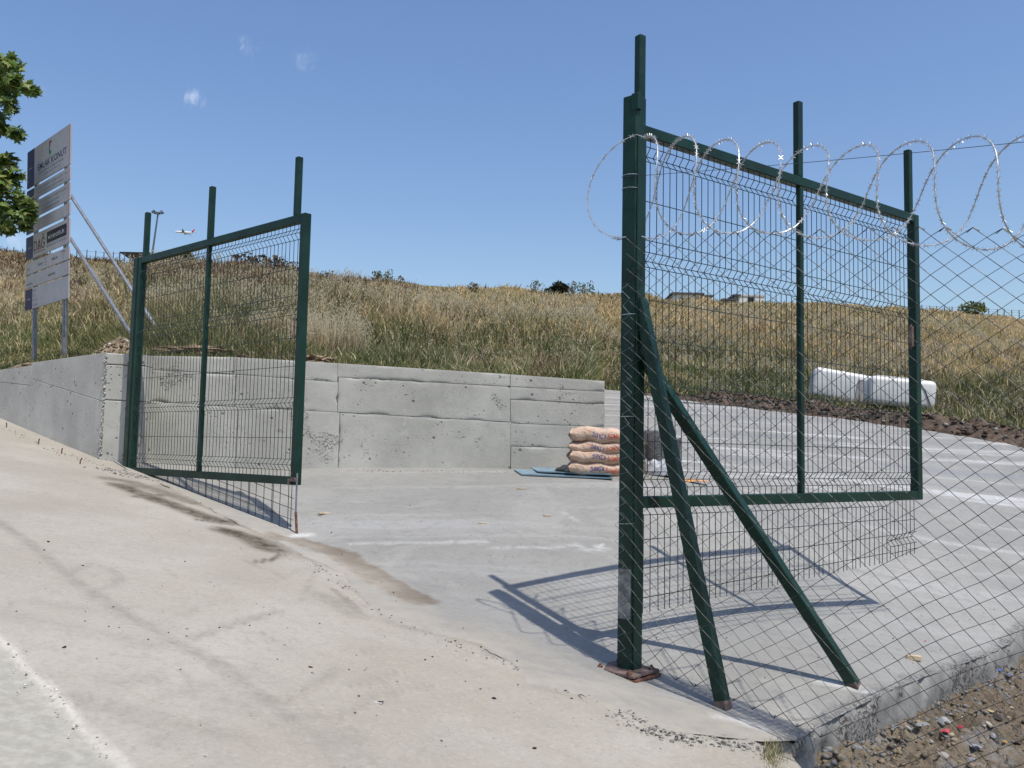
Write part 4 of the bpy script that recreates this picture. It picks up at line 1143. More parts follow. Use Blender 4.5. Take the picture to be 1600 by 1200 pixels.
# ------------------------------------------------------------------ plane tree at the left edge
def leaf_mesh(size):
    out = [(0,-.5), (.13,-.28), (.46,-.36), (.34,-.12), (.55,.08), (.27,.12), (.30,.32), (.12,.26), (0,.58), (-.12,.26), (-.30,.32), (-.27,.12), (-.55,.08), (-.34,-.12), (-.46,-.36), (-.13,-.28)]
    return np.array([(0, 0, .05)] + [(x, y, -.06*abs(x)*2 - .10*(y > .4)) for x, y in out])*size
TB = P(-62, 560, 17.4); zt_ = float(zhill(np.array([-62.]), np.array([17.4]))[1][0])
tree = thing('plane_tree', 'plane tree with lobed green leaves reaching in from the left edge beside the site sign', 'tree', (TB.x, TB.y, zt_))
TO = tree.location.copy()
def tl(px, py, Y): return P(px, py, Y) - TO
tk = MB(); top = tl(-38, 60, 17.2)
tk.tube([(0,0,-.3), tl(-58, 430, 17.4), tl(-50, 250, 17.3), tl(-40, 150, 17.2), top], [.10, .085, .065, .045, .018], 9); tk.build('trunk', M_BARK, tree, True)
LIMBS = [((-50, 330), (-20, 345), (20, 345)), ((-50, 300), (-10, 290), (48, 318)), ((-50, 280), (-10, 260), (30, 262)), ((-45, 240), (0, 215), (12, 150)), ((-42, 170), (10, 140), (48, 142)), ((-40, 130), (-5, 110), (18, 92)), ((-45, 200), (0, 200), (25, 208)), ((-50, 330), (-100, 320), (-160, 330)), ((-45, 210), (-110, 190), (-160, 200)), ((-42, 150), (-90, 120), (-120, 90))]
LIMBS = [(tl(*a, 17.2), tl(*b, 16.9), tl(*c, 16.6 if c[0] > 0 else 17.4)) for a, b, c in LIMBS]
for a, b, c in LIMBS:
    mb = MB(); mb.tube([a, b, c], [.030, .017, .007], 6); mb.build('limb', M_BARK, tree, True)
cl = [(18, 100, 15, 16.7), (-12, 100, 24, 17), (24, 128, 14, 16.6), (48, 140, 12, 16.5), (0, 140, 24, 16.9), (14, 165, 13, 16.6), (4, 195, 15, 16.7), (24, 208, 11, 16.5), (-20, 190, 25, 17),
      (14, 250, 12, 16.6), (-5, 262, 20, 16.7), (24, 272, 11, 16.6), (6, 290, 20, 16.5), (30, 310, 13, 16.5), (46, 320, 11, 16.4), (38, 338, 13, 16.4), (14, 335, 19, 16.5), (10, 356, 11, 16.5), (40, 352, 9, 16.4), (-20, 320, 30, 16.8), (-20, 355, 20, 16.7),
      (-70, 120, 40, 17.3), (-90, 200, 50, 17.5), (-70, 280, 45, 17.4), (-120, 330, 45, 17.4), (-60, 60, 30, 17.3), (-140, 240, 40, 17.8)]
LV = []; LF = []; LC = []; base = leaf_mesh(1.0); nv = len(base)
fan = np.array([(0, i, i % 16 + 1) for i in range(1, 17)])
for (px, py, rad, Y) in cl:
    c0_ = np.array(tl(px, py, Y)); rr = rad/FPX*Y
    nlf = int(18 + .85*rad*rad*.16) if px > -30 else 130
    for i in range(nlf):
        d = rng.normal(0, 1, 3); d /= np.linalg.norm(d); c = c0_ + d*rr*rng.uniform(.2, 1.05)**.5*np.array([1, 1.3, 1])
        nrm_ = np.array([rng.normal(0, .55), -.35+rng.normal(0, .5), .8+rng.normal(0, .35)]); nrm_ /= np.linalg.norm(nrm_)
        t = rng.normal(0, 1, 3) + np.array([.5, -.2, -.8]); t -= nrm_*t.dot(nrm_); t /= np.linalg.norm(t); b = np.cross(t, nrm_)
        s_ = rng.uniform(.11, .26)
        pts_ = c + s_*(base[:, 0:1]*b + base[:, 1:2]*t + base[:, 2:3]*nrm_*1.5)
        LF.append(fan + nv*len(LV)); LV.append(pts_)
        col = np.array([.12, .185, .045])*rng.uniform(.5, 1.5) if rng.random() > .22 else np.array([.27, .31, .09])*rng.uniform(.8, 1.2)
        LC.append(np.repeat(col[None], nv, 0))
npmesh('crown', np.concatenate(LV), np.concatenate(LF), M_LEAF, False, None, dict(tint=np.concatenate(LC)), tree)
# earth bank where the meadow drops to the yard behind the end of the wall
_Y = np.linspace(WY+.17, FL.y+.6, 40); rows_ = []
for f in np.linspace(0, 1, 9):
    xt, zt2 = zhill(np.full(40, 921.), np.maximum(_Y, hill_ends(np.array([921.]))[1][0]+.02)); r_ = ray(944.5, 600); xb_ = r_.x/r_.y*_Y
    zb2 = zyard_a(xb_, _Y) - .12
    rows_.append(np.stack([xt*_Y/np.maximum(_Y, .1)*0 + (xt*(1-f)+xb_*f), _Y, zt2*(1-f)+zb2*f + .12*(fbm(_Y*2, f*5+0*_Y, 341)-.5)*math.sin(math.pi*f)], 1))
npmesh('earth_bank', np.concatenate(rows_), gridfaces(9, 40), M_HILL, True, 'structure')
# ------------------------------------------------------------------ lettering helper
def text_mesh(body, width=None, height=None, align='CENTER', bold=.003, wmax=None):
    cu = D.curves.new('text', 'FONT'); cu.body = body; cu.size = 1; cu.extrude = 0; cu.offset = bold; cu.align_x = align; cu.resolution_u = 2
    ob = D.objects.new('text', cu); COL.objects.link(ob)
    bpy.context.view_layer.update()
    me = D.meshes.new_from_object(ob.evaluated_get(bpy.context.evaluated_depsgraph_get()))
    D.objects.remove(ob); D.curves.remove(cu)
    n = len(me.vertices); co = np.empty(n*3, np.float32); me.vertices.foreach_get('co', co); co = co.reshape(-1, 3)
    mn, mx = co.min(0), co.max(0); sx = sy = 1
    if height: sy = height/(mx[1]-mn[1]); sx = sy
    if width: sx = width/(mx[0]-mn[0]); sy = sy if height else sx
    if wmax and (mx[0]-mn[0])*sx > wmax: sx = wmax/(mx[0]-mn[0])
    cx = (mn[0]+mx[0])/2 if align == 'CENTER' else mn[0]
    co = (co - [cx, (mn[1]+mx[1])/2, 0])*[sx, sy, 1]
    me.vertices.foreach_set('co', co.astype(np.float32).ravel()); me.update(); me.materials.clear()
    return me
def m_flat(name, col, rough=.55): return m_simple(name, col, .06, 6, rough, 0, .3)
M_SIGN = m_simple('weathered white sign sheet', (.36, .36, .375), .08, 3, .55, 0, .3); M_NAVY = m_flat('navy print', (.012, .012, .06)); M_BLACKP = m_flat('black print', (.012, .012, .014))
M_REDP = m_flat('red print', (.42, .05, .05)); M_GREENP = m_flat('green print', (.03, .17, .06)); M_PINK = m_flat('pink edge', (.42, .16, .17)); M_GREYP = m_flat('grey print', (.16, .16, .18)); M_PALEP = m_flat('pale print', (.5, .5, .52))

# ------------------------------------------------------------------ site sign
SR = P(119.5, 330, 16.0); SL = P(53, 340, 17.72)
sd = Vector((SR.x-SL.x, SR.y-SL.y, 0)); SW = sd.length
S0 = Vector((SL.x, SL.y, float(P(100, 556, 16.3).z)))
sign = thing('site_sign', 'tall construction site sign of stacked grey boards on two steel posts above the road wall', 'sign', S0, math.atan2(sd.y, sd.x))
def sz(py): return P(110, py, 16.0).z - S0.z
NC = SW*.178; sign.rotation_euler.x = .042; bpy.context.view_layer.update()
def board(pa, pb, navy=True, strip=True):
    z1, z0 = sz(pa), sz(pb); mb = MB(); mb.box((SW/2, 0, (z0+z1)/2), (SW/2, .012, (z1-z0)/2), None, .003); o = mb.build('board', M_SIGN, sign)
    if navy:
        mb = MB(); mb.box((NC/2, -.0135, (z0+z1)/2), (NC/2-.004, .0015, (z1-z0)/2-.004)); mb.build('navy_band', M_NAVY, o)
    if strip:
        mb = MB(); mb.box((SW-.017, -.0135, (z0+z1)/2), (.014, .0015, (z1-z0)/2-.004)); mb.build('pink_edge', M_PINK, o)
    return o, z0, z1
def word(par, body, x, z, height=None, width=None, mat=None, align='CENTER', y=-.0155, wmax=None, name='lettering'):
    me = text_mesh(body, width, height, align, wmax=wmax); me.transform(Matrix.Rotation(math.pi/2, 4, 'X')); me.transform(Matrix.Translation((x, y, z)))
    return link(name, me, mat or M_NAVY, par)
cx = (NC+SW)/2; LW = SW-NC
b, z0, z1 = board(196, 258.3); h = z1-z0
word(b, 'EMLAK KONUT', cx+.01, z0+h*.395, height=h*.17, width=LW*.80)
word(b, 'GAYRİMENKUL YATIRIM ORTAKLIĞI', cx-.02, z0+h*.235, height=h*.052, width=LW*.66, mat=M_GREYP)
word(b, 'YATIRIM ORTAKLIĞI A.Ş.', cx-.03, z0+h*.135, height=h*.045, width=LW*.48, mat=M_GREYP)
word(b, 'İŞVEREN', NC/2, z0+h*.5, height=h*.055, wmax=NC*.72, mat=M_PALEP)
# emblem: dark bracket, red arc, green block
em = MB(); ex, ez = cx-.13, z0+h*.74
em.box((ex-.0, -.0145, ez+.02), (.012, .001, h*.13)); em.box((ex+.055, -.0145, ez+.02+h*.12), (.055, .001, .012)); em.build('emblem_bracket', M_BLACKP, b)
em = MB(); n_ = 10; vs = []
for k in range(n_+1):
    a = math.radians(150-110*k/n_); w_ = .022*math.sin(math.pi*min(1, k/n_+.25))
    for r_ in (.085-w_/2, .085+w_/2): vs.append((ex+.07+r_*math.cos(a)+.02, -.016, ez+r_*math.sin(a)+.01))
em.add(vs, [(2*k, 2*k+1, 2*k+3, 2*k+2) for k in range(n_)]); em.build('emblem_arc', M_REDP, b)
em = MB(); em.box((ex+.045, -.0145, ez-h*.13), (.06, .001, h*.042)); em.build('emblem_block', M_GREENP, b)
b, z0, z1 = board(262.5, 282); h = z1-z0
word(b, 'İSTANBUL HOŞDERE 3. KISIM MAHALLE 1. ETAP', cx, z0+h*.68, height=h*.2, width=LW*.88, mat=M_GREYP); word(b, 'ARSA SATIŞI KARŞILIĞI GELİR PAYLAŞIMI İŞİ', cx, z0+h*.3, height=h*.2, width=LW*.70, mat=M_GREYP)
b, z0, z1 = board(287, 313.3); h = z1-z0
word(b, 'EMLAK KONUT GAYRİMENKUL YATIRIM ORTAKLIĞI A.Ş.', cx, z0+h*.76, height=h*.15, width=LW*.90, mat=M_GREYP); word(b, 'UYGULAMALAR BAŞKANLIĞI', cx-.02, z0+h*.48, height=h*.15, width=LW*.48, mat=M_GREYP); word(b, 'KONTROL MÜDÜRLÜĞÜ', cx-.02, z0+h*.22, height=h*.15, width=LW*.5, mat=M_GREYP)
board(318, 336.7)
b, z0, z1 = board(341.7, 380.6); h = z1-z0
word(b, 'DAĞ', NC+LW*.185, z0+h*.55, height=h*.62, width=LW*.32, mat=M_BLACKP)
em = MB(); em.box((NC+LW*.185, -.0145, z0+h*.17), (LW*.16, .001, h*.012)); em.build('underline', M_BLACKP, b)
em = MB(); em.add([(NC+LW*.155, -.0165, z0+h*.24), (NC+LW*.195, -.0165, z0+h*.24), (NC+LW*.175, -.0165, z0+h*.52)], [(0, 1, 2)]); em.build('red_peak', M_REDP, b)
em = MB(); em.box((NC+LW*.67, -.0145, z0+h*.60), (LW*.265, .001, h*.235)); em.build('black_panel', M_BLACKP, b)
word(b, 'MÜHENDİSLİK', NC+LW*.67, z0+h*.60, height=h*.2, width=LW*.44, mat=M_PALEP, y=-.0175)
word(b, 'MÜTEAHHİTLİK TİC. VE SAN. A.Ş.', NC+LW*.67, z0+h*.24, height=h*.095, width=LW*.53, mat=M_GREYP)
word(b, 'YÜKLENİCİ', NC/2, z0+h*.5, height=h*.075, wmax=NC*.8, mat=M_PALEP)
b, z0, z1 = board(386, 405.5, False); h = z1-z0
word(b, 'RUHSAT', .06, z0+h*.45, height=h*.17, wmax=.3, mat=M_GREYP, align='LEFT'); word(b, 'ADA NO', SW*.31, z0+h*.5, height=h*.2, wmax=.28, mat=M_BLACKP, align='LEFT'); word(b, 'PARSEL NO', SW*.63, z0+h*.5, height=h*.2, wmax=.46, mat=M_BLACKP, align='LEFT')
for k in range(3):
    word(b, '789'[k], SW*.485, z0+h*(.78-.27*k), height=h*.17, mat=M_BLACKP); word(b, ['PARSEL', '1', '67'][k], SW*.885, z0+h*(.78-.27*k), height=h*.16, wmax=.24, mat=M_GREYP)
b, z0, z1 = board(407.7, 428.8, False); h = z1-z0
word(b, 'RUHSAT TARİHİ', .06, z0+h*.30, height=h*.19, wmax=.48, mat=M_BLACKP, align='LEFT'); word(b, 'RUHSAT NO', SW*.55, z0+h*.44, height=h*.2, wmax=.42, mat=M_BLACKP, align='LEFT')
b, z0, z1 = board(431, 466.0, True, False); h = z1-z0
for k, w_ in enumerate(('SINIFI', 'CİNSİ', 'İNŞAAT TARİHİ', 'BİTİM TARİHİ')): word(b, w_, NC+.05, z0+h*(.84-.225*k), height=h*.1, wmax=(.22, .22, .56, .56)[k], mat=M_GREYP, align='LEFT')
word(b, 'YAPININ', NC/2, z0+h*.5, height=h*.08, wmax=NC*.8, mat=M_PALEP)
for x in (SW*.165, SW*.86):
    mb = MB(); mb.box((x, .05, sz(200)/2-.2), (.036, .036, sz(200)/2+.2), None, .004); mb.build('post', M_STEELPIPE, sign)
ri = sign.rotation_euler.to_matrix().transposed()
def sl(p): return ri @ (Vector(p)-S0)
for (t_, px, py, Y) in ((305, 276, 549, 14.1), (371, 232, 552, 13.6)):
    mb = MB(); f = P(px, py, Y); mb.tube([Vector((SW*.955, .045, sz(t_))), sl(f)+Vector((0, 0, -.12))], .030, 8); mb.build('stay', M_STEELPIPE, sign)

# ------------------------------------------------------------------ cement bags and the things beside them
M_BAG = None
def m_bag():
    t = NT('paper sack', .85, .2); f = t.noise(7, 5, .6, vec=t.obj)
    c = t.mix(t.mr(f, .35, .7), (.50, .355, .26), (.60, .455, .355))
    rd_ = t.math('MULTIPLY', t.mr(t.noise(6, 4, .65, vec=t.scaled(t.obj, (1.2, 1, 3)), dist=.6), .60, .68), .6)
    c = t.mix(rd_, c, (.50, .19, .13))
    n = t.bump(t.noise(9, 5, .65, vec=t.obj, dist=1.2), .9, .04); return t.done(c, n)
M_BAG = m_bag(); M_BAGR = m_flat('bag red print', (.42, .085, .06)); M_BAGB = m_flat('bag blue print', (.06, .06, .19))
def bag_mesh(Lx, Wy, Hz, seed, droop=0.0):
    nx, ny = 26, 20; V = []; 
    for i in range(nx):
        u = i/(nx-1)*2-1
        for j in range(ny):
            a = 2*math.pi*j/ny
            k = (1-abs(u)**9)**.5 if abs(u) < 1 else 0
            k = max(k, .10)
            hz = Hz/2*(math.copysign(abs(math.sin(a))**.75, math.sin(a)))*k; wy = Wy/2*math.copysign(abs(math.cos(a))**.65, math.cos(a))*(.9+.1*k)
            r = float(vnoise(u*4+seed*7, a*1.6, seed)) - .5
            x = u*Lx/2 + .01*r; z = hz*(1+.14*r) - droop*max(0, u+.1)**1.6 + .012*math.sin(u*9+seed)*k
            wr = .012*math.sin(u*30+a*3+seed)*max(0, abs(u)-.3) + .012*(float(vnoise(u*9+seed, a*3, seed+5))-.5)
            V.append((x, wy*(1+.07*r), z+wr))
    F = [(i*ny+j, (i+1)*ny+j, (i+1)*ny+(j+1) % ny, i*ny+(j+1) % ny) for i in range(nx-1) for j in range(ny)]
    F += [tuple(range(ny))[::-1], tuple((nx-1)*ny+j for j in range(ny))]
    return V, F
BL = ['bottom paper cement bag of the stack, lying on the yard', 'second paper cement bag from the bottom of the stack', 'third paper cement bag from the bottom of the stack', 'topmost paper cement bag, slumping on top of the stack']
zb = 0
for k, (pa, pb, xa) in enumerate(((722, 743, 887), (704, 724, 888.5), (690, 708.5, 889), (666, 694, 890.5))):
    Yb = 10.95; A = P(xa, pa, Yb); Bq = P(xa, pb, Yb); hz = (A.z-Bq.z)*(1.16 if k < 3 else .92); Lb = .92
    V, F = bag_mesh(Lb, .46, hz, k+3, .055 if k == 3 else .006)
    mb = MB(); mb.add(V, F)
    o = mb.build('cement_bag', M_BAG, None, True)
    c = P(xa, (pa+pb)/2, Yb); tilt = .035+.02*(k == 3)
    o.location = (c.x+Lb/2, Yb+.16, (A.z+Bq.z)/2); o.rotation_euler = (0, tilt, .05*math.sin(k*2.1))
    tag(o, BL[k], 'cement bag', 'stack of cement bags by the wall end')
    # upside-down print along the near side, wrapped on the bulging face
    for body, x0, wd, mat in (('KİREÇ', -.105, .17, M_BAGB), ('SÖNMÜŞ', .115, .23, M_BAGR)):
        me = text_mesh(body, wd, hz*.42, bold=.016); me.transform(Matrix.Rotation(math.pi, 4, 'Z')); me.transform(Matrix.Rotation(math.pi/2, 4, 'X'))
        bm = bmesh.new(); bm.from_mesh(me); bmesh.ops.triangulate(bm, faces=bm.faces[:])
        for v in bm.verts:
            zz_ = v.co.z - hz*.02; zr_ = max(-1, min(1, zz_/(hz/2)))
            v.co.x += x0; s1 = abs(zr_)**(1/.75); v.co.y = -(.46/2)*(max(0, 1-s1*s1)**.5)**.65*1.035 - .004
            v.co.z = zz_ - (.055 if k == 3 else .006)*max(0, v.co.x/(Lb/2)+.1)**1.6 + .012*math.sin(v.co.x/(Lb/2)*9+k+3)
        bm.to_mesh(me); bm.free(); link('print', me, mat, o)
M_SHEET = m_simple('blue grey sheet', (.16, .235, .275), .25, 4, .5, 0, .4)
def sheet(lab, corners, lift, th=.012, mat=None):
    vs = []
    for px, py in corners: 
        p = yp(px, py); vs.append(p)
    c = sum(vs, Vector())/len(vs); mb = MB(); nn = len(vs); N_ = 5
    # subdivided sheet, slightly bowed
    q = []
    for i in range(N_+1):
        for j in range(N_+1):
            a, b_ = i/N_, j/N_; p = (vs[0]*(1-a)+vs[1]*a)*(1-b_) + (vs[3]*(1-a)+vs[2]*a)*b_
            q.append(Vector((p.x, p.y, p.z + lift + .02*max(0, a-.8)*5*b_ + .006*math.sin(a*5)*b_)) - c)
    n1 = len(q); up = q; dn = [p - Vector((0,0,th)) for p in q]; w_ = N_+1
    fs = [(i*w_+j, (i+1)*w_+j, (i+1)*w_+j+1, i*w_+j+1) for i in range(N_) for j in range(N_)]
    fs2 = [tuple(n1+k for k in f[::-1]) for f in fs]; rim = [i*w_ for i in range(w_)] + [N_*w_+j for j in range(1, w_)] + [i*w_+N_ for i in range(N_-1, -1, -1)] + [j for j in range(N_-1, 0, -1)]
    mb.add(up+dn, fs+fs2+[(rim[k], rim[(k+1) % len(rim)], n1+rim[(k+1) % len(rim)], n1+rim[k]) for k in range(len(rim))])
    o = mb.build('plastic_sheet', mat or M_SHEET); o.location = c; return tag(o, lab, 'sheet', 'blue sheets lying by the cement bags')
sheet('lower thin blue sheet lying flat on the yard in front of the cement bags', [(803, 736), (815, 743.5), (958, 751), (945, 741)], .022, .016)
sheet('upper thin blue sheet overlapping the lower one before the cement bags', [(829, 735.5), (840, 742.5), (957, 749), (944, 740)], .050, .012)
# crumpled empty sack on the sheets
ico = bmesh.new(); bmesh.ops.create_icosphere(ico, subdivisions=4, radius=1)
def crumple(name, lab, cat, p, sx, sy, sz_, mat, seed, amp=.35, rz=0, group=None, fl=2.2):
    V = []
    for v in ico.verts:
        c = v.co; r = 1 + amp*(float(fbm(c.x*fl+seed, c.y*fl+c.z*fl*1.3, seed, 3))-.5)*2
        V.append((c.x*sx*r, c.y*sy*r, max(-.6, c.z)*sz_*r))
    mb = MB(); mb.add(V, [[q.index for q in f.verts] for f in ico.faces]); o = mb.build(name, mat); o.location = p; o.rotation_euler = (0, 0, rz)
    return tag(o, lab, cat, group)
ico.verts.index_update()
p = yp(891, 742); crumple('empty_sack', 'crumpled grey empty paper sack lying on the blue sheets by the cement bags', 'sack', p+Vector((0,0,.075)), .17, .09, .055, m_simple('grey paper', (.42,.38,.32), .35, 9, .9, 0, .2, .5, 20), 7, .55, -.35)

# roll of wire mesh wrapped in plastic at the foot
RC = yp(1030, 742); roll = thing('wire_mesh_roll', 'upright roll of grey wire mesh with clear plastic round its foot', 'wire roll', RC)
M_ROLLW = m_simple('roll wire', (.21,.22,.23), .2, 20, .5, .4)
mb = MB(); rr = .205; hh = .56
for k in range(56):
    a = 2*math.pi*k/56
    for r_ in (rr, rr*.86): 
        j = random.uniform(-.008,.008); mb.tube([((r_+j)*math.cos(a+r_*9), (r_+j)*math.sin(a+r_*9), .02), ((r_-j)*math.cos(a+.12+r_*9), (r_-j)*math.sin(a+.12+r_*9), hh+random.uniform(-.02,.02))], .0026, 3, False)
mb.build('vertical_wires', M_ROLLW, roll, kind='stuff')
mb = MB()
for z in np.arange(.04, hh, .022):
    r_ = rr+random.uniform(-.006,.006); mb.tube([(r_*math.cos(a), r_*math.sin(a), z+.008*math.sin(3*a)) for a in np.linspace(0, 2*math.pi, 22)], .0024, 3, False)
mb.build('wound_wires', M_ROLLW, roll, kind='stuff')
mb = MB()
for i in range(7):
    r0_ = .05+.022*i; mb.tube([(r0_*math.cos(a), r0_*math.sin(a), hh-.01+.012*math.sin(a*3+i)) for a in np.linspace(0, 2*math.pi, 18)], .004, 4, False)
mb.build('rolled_end', M_ROLLW, roll)
mb = MB(); mb.tube([(0, 0, .01), (0, 0, hh-.03)], [.19, .18], 24); mb.build('inner_layers', m_simple('inner wire layers', (.20,.205,.20), .4, 60, .7, .2), roll)
mb = MB(); nA = 40; rows = [(.0, .235), (.05, .25), (.10, .24), (.15, .228), (.19, .215)]; V = []
for z, r_ in rows:
    for k in range(nA):
        a = 2*math.pi*k/nA; r2 = r_*(1+.16*(float(vnoise(k*.55, z*26, 401))-.5)); V.append((r2*math.cos(a), r2*math.sin(a), z+.02*math.sin(k*1.7)*(z > .1)))
mb.add(V, [(i*nA+k, i*nA+(k+1) % nA, (i+1)*nA+(k+1) % nA, (i+1)*nA+k) for i in range(len(rows)-1) for k in range(nA)]); mb.build('plastic_wrap', m_simple('clear plastic wrap', (.50,.52,.54), .2, 14, .18, 0, .6), roll)
roll2 = thing('wire_mesh_roll', 'narrow dark wire roll half hidden behind the left brace, beside the wrapped roll', 'wire roll', RC+Vector((.23, .22, 0)))
mb = MB()
for k in range(26):
    a = 2*math.pi*k/26; mb.tube([(.09*math.cos(a), .09*math.sin(a), .0), (.09*math.cos(a+.1), .09*math.sin(a+.1), .48)], .003, 3, False)
for z in np.arange(.03, .48, .03): mb.tube([(.092*math.cos(a), .092*math.sin(a), z) for a in np.linspace(0, 6.283, 14)], .0026, 3, False)
mb.build('wound_wires', M_ROLLW, roll2, kind='stuff')
mb = MB(); mb.tube([(0, 0, 0), (0, 0, .46)], .075, 14); mb.build('inner_layers', m_simple('inner dark layers', (.085,.09,.095), .4, 60, .7, .2), roll2)
def scrap(name, lab, cat, p, size, mat, rz=0, group=None, thick=.004, n=9, amp=.012):
    """thin irregular bent scrap"""
    ang = sorted(random.uniform(0, 6.28) for _ in range(n)); top = [(0, 0, amp)]
    ring = [(size[0]*random.uniform(.65, 1)*math.cos(a), size[1]*random.uniform(.65, 1)*math.sin(a), random.uniform(0, amp)) for a in ang]
    V = top + ring + [(x, y, z-thick) for x, y, z in top+ring]; m_ = n+1
    F = [(0, i, i % n+1) for i in range(1, n+1)] + [(m_, m_+i % n+1, m_+i) for i in range(1, n+1)] + [(i, m_+i, m_+i % n+1, i % n+1) for i in range(1, n+1)]
    mb = MB(); mb.add(V, F); o = mb.build(name, mat); o.location = Vector(p)+Vector((0, 0, thick+.002)); o.rotation_euler = (0, 0, rz); return tag(o, lab, cat, group)
M_ORANGE = m_flat('orange plastic', (.62, .30, .10), .6)
scrap('plastic_strip', 'pale orange plastic strip lying on the yard behind the near gate leaf', 'strip', yp(1085, 754), (.30, .09), M_ORANGE, -.15, None, .006, 11, .03)

# ------------------------------------------------------------------ white blocks and turned soil along the far edge of the yard
M_WHITE = m_simple('white plastic', (.62, .62, .60), .1, 3, .4, 0, .4)
def rblock(lab, pxa, pya, pyb, pxb, pya2, Y, depth, label_seam=True):
    A = P(pxa, pyb, Y); B = P(pxb, pyb+ (pya2-pya), Y-.35); top = P(pxa, pya, Y).z; d = Vector((B.x-A.x, B.y-A.y, 0)); w = d.length; h = top - A.z + .12
    o = thing('white_container', lab, 'container', (A.x, A.y, A.z-.12), math.atan2(d.y, d.x), 'white containers beside the yard')
    o.rotation_euler.y = -math.atan2(B.z-A.z, w)
    bm = bmesh.new(); bmesh.ops.create_cube(bm, size=2)
    for v in bm.verts: v.co = Vector((w/2+v.co.x*w/2, depth/2+v.co.y*depth/2, h/2+v.co.z*h/2))
    bmesh.ops.bevel(bm, geom=bm.edges[:], offset=.13, segments=4, affect='EDGES', profile=.5)
    me = D.meshes.new('shell'); bm.to_mesh(me); bm.free(); me.polygons.foreach_set('use_smooth', [True]*len(me.polygons)); link('shell', me, M_WHITE, o)
    return o, w, h, depth
o, w, h, dpt = rblock('far white rounded plastic container, the left one of two beside the yard', 1265, 571, 612, 1360, 588, 23.4, 1.0)
mb = MB(); mb.box((w*.80, -.012, h*.42), (w*.06, .02, h*.40), None, .01); mb.build('grey_patch', m_flat('grey dirty patch', (.33,.32,.31)), o)
o, w, h, dpt = rblock('near white rounded plastic container, the right one of two, with a dark strap', 1356, 585, 622, 1462, 596, 21.0, 1.0)
mb = MB(); mb.tube([(w*.72, -.004, h-.04), (w*.83, -.012, h*.6), (w*.90, -.012, h*.25), (w*.93, -.006, .1)], .012, 5); mb.build('strap', m_flat('dark strap', (.07,.07,.07)), o)
mb = MB(); mb.box((w*.45, dpt*.10, h+.004), (w*.36, .018, .010), None, .004); mb.build('lid_rib', M_WHITE, o)

# ridge of turned soil
nbk = 260; PB = np.linspace(985, 2000, nbk); rowsV = []
prof = np.linspace(-1, 1, 26)
for k, v in enumerate(prof):
    yf = np.interp(PB, [945, 1240, 1420, 1600, 2600], [FL.y, F2.y, F3.y, F4.y, 15.5]); zf = np.interp(PB, [945, 1240, 1420, 1600, 2600], [FL.z, F2.z, F3.z, F4.z, F4.z-.4])
    dxs = np.array([ray(p, 600).x/ray(p, 600).y for p in PB])
    yy = yf + .15 + v*1.0 + .35*(fbm(PB*.02, 0*PB, 411)-.5)
    amp_ = np.interp(PB, [985, 1080, 1130, 1400, 1700], [.03, .08, .22, .20, .32])*(.55+.9*fbm(PB*.03, 0*PB+3, 412))
    env = (1-abs(v)**1.6)
    zz = zf + .10*v - .12*(1-env) + amp_*env*(.55+.9*fbm(PB*.10, 0*PB+v*2.2, 413, 4)) + .10*(fbm(PB*.35, 0*PB+v*7, 414, 3)-.5)*env
    rowsV.append(np.stack([dxs*yy, yy, zz], 1))
npmesh('soil_bank', np.concatenate(rowsV), gridfaces(26, nbk), M_SOIL, False, 'structure')
V = []; F = []; C = []
def chunk(c, s_, col, flat=.7):
    b_ = len(V); q = Matrix.Rotation(random.uniform(0, 6.28), 3, Vector((random.uniform(-1,1), random.uniform(-1,1), random.uniform(-1,1)+.01)).normalized())
    for x, y, z in ((1,0,0),(-1,0,0),(0,1,0),(0,-1,0),(0,0,1),(0,0,-1),(.6,.6,.5),(-.6,.5,-.5)):
        w_ = q @ Vector((x*s_*random.uniform(.6, 1.2), y*s_*random.uniform(.5, 1), z*s_*random.uniform(.5, .9))); V.append((c[0]+w_.x, c[1]+w_.y, c[2]+w_.z*flat))
    for f in ((0,6,4),(6,2,4),(2,1,4),(1,3,4),(3,0,4),(0,2,6),(0,5,2),(2,5,7),(7,5,1),(1,2,7),(1,5,3),(3,5,0)): F.append([b_+i for i in f])
    C.extend([np.array(col)*random.uniform(.7, 1.3)]*8)
BV = np.array(rowsV)
for i in range(1500):
    r_ = random.randrange(3, 24); c_ = int(min(nbk-1, abs(random.gauss(0, 1))*90 + 25)) if random.random() < .5 else random.randrange(nbk)
    chunk(BV[r_, c_] + [random.uniform(-.05,.05), random.uniform(-.05,.05), .02], random.uniform(.03, .12)*random.random()**.7, (.085,.062,.046) if random.random() < .9 else (.26,.24,.21))
npmesh('soil_clods', np.array(V), np.array(F), M_STONE, False, 'stuff', dict(tint=np.array(C)))

# heap of pale soil behind the wall corner
p = P(188, 553, 12.35); hz_ = float(zhill(np.array([188.]), np.array([12.35]))[1][0])
nA, nR = 64, 16; V = []; F = []; C = []
MBH = MB(); vs = []
for i in range(nR):
    r_ = i/(nR-1)
    for k in range(nA):
        a = 2*math.pi*k/nA; hgt = .36*(1-r_**1.5)*(.75+.6*float(fbm(math.cos(a)*2+5, math.sin(a)*2+r_*3, 421))); hgt += .07*(float(fbm(math.cos(a)*r_*9, math.sin(a)*r_*9, 422, 3))-.5)
        vs.append((r_*.42*math.cos(a), r_*.36*math.sin(a), hgt-.05))
MBH.add(vs, [(i*nA+k, i*nA+(k+1) % nA, (i+1)*nA+(k+1) % nA, (i+1)*nA+k) for i in range(nR-1) for k in range(nA)])
heap = MBH.build('soil_heap', M_SOILB); heap.location = (p.x, p.y, hz_); tag(heap, 'small heap of pale crumbly soil on the wall top beside the left gate post', 'soil heap')
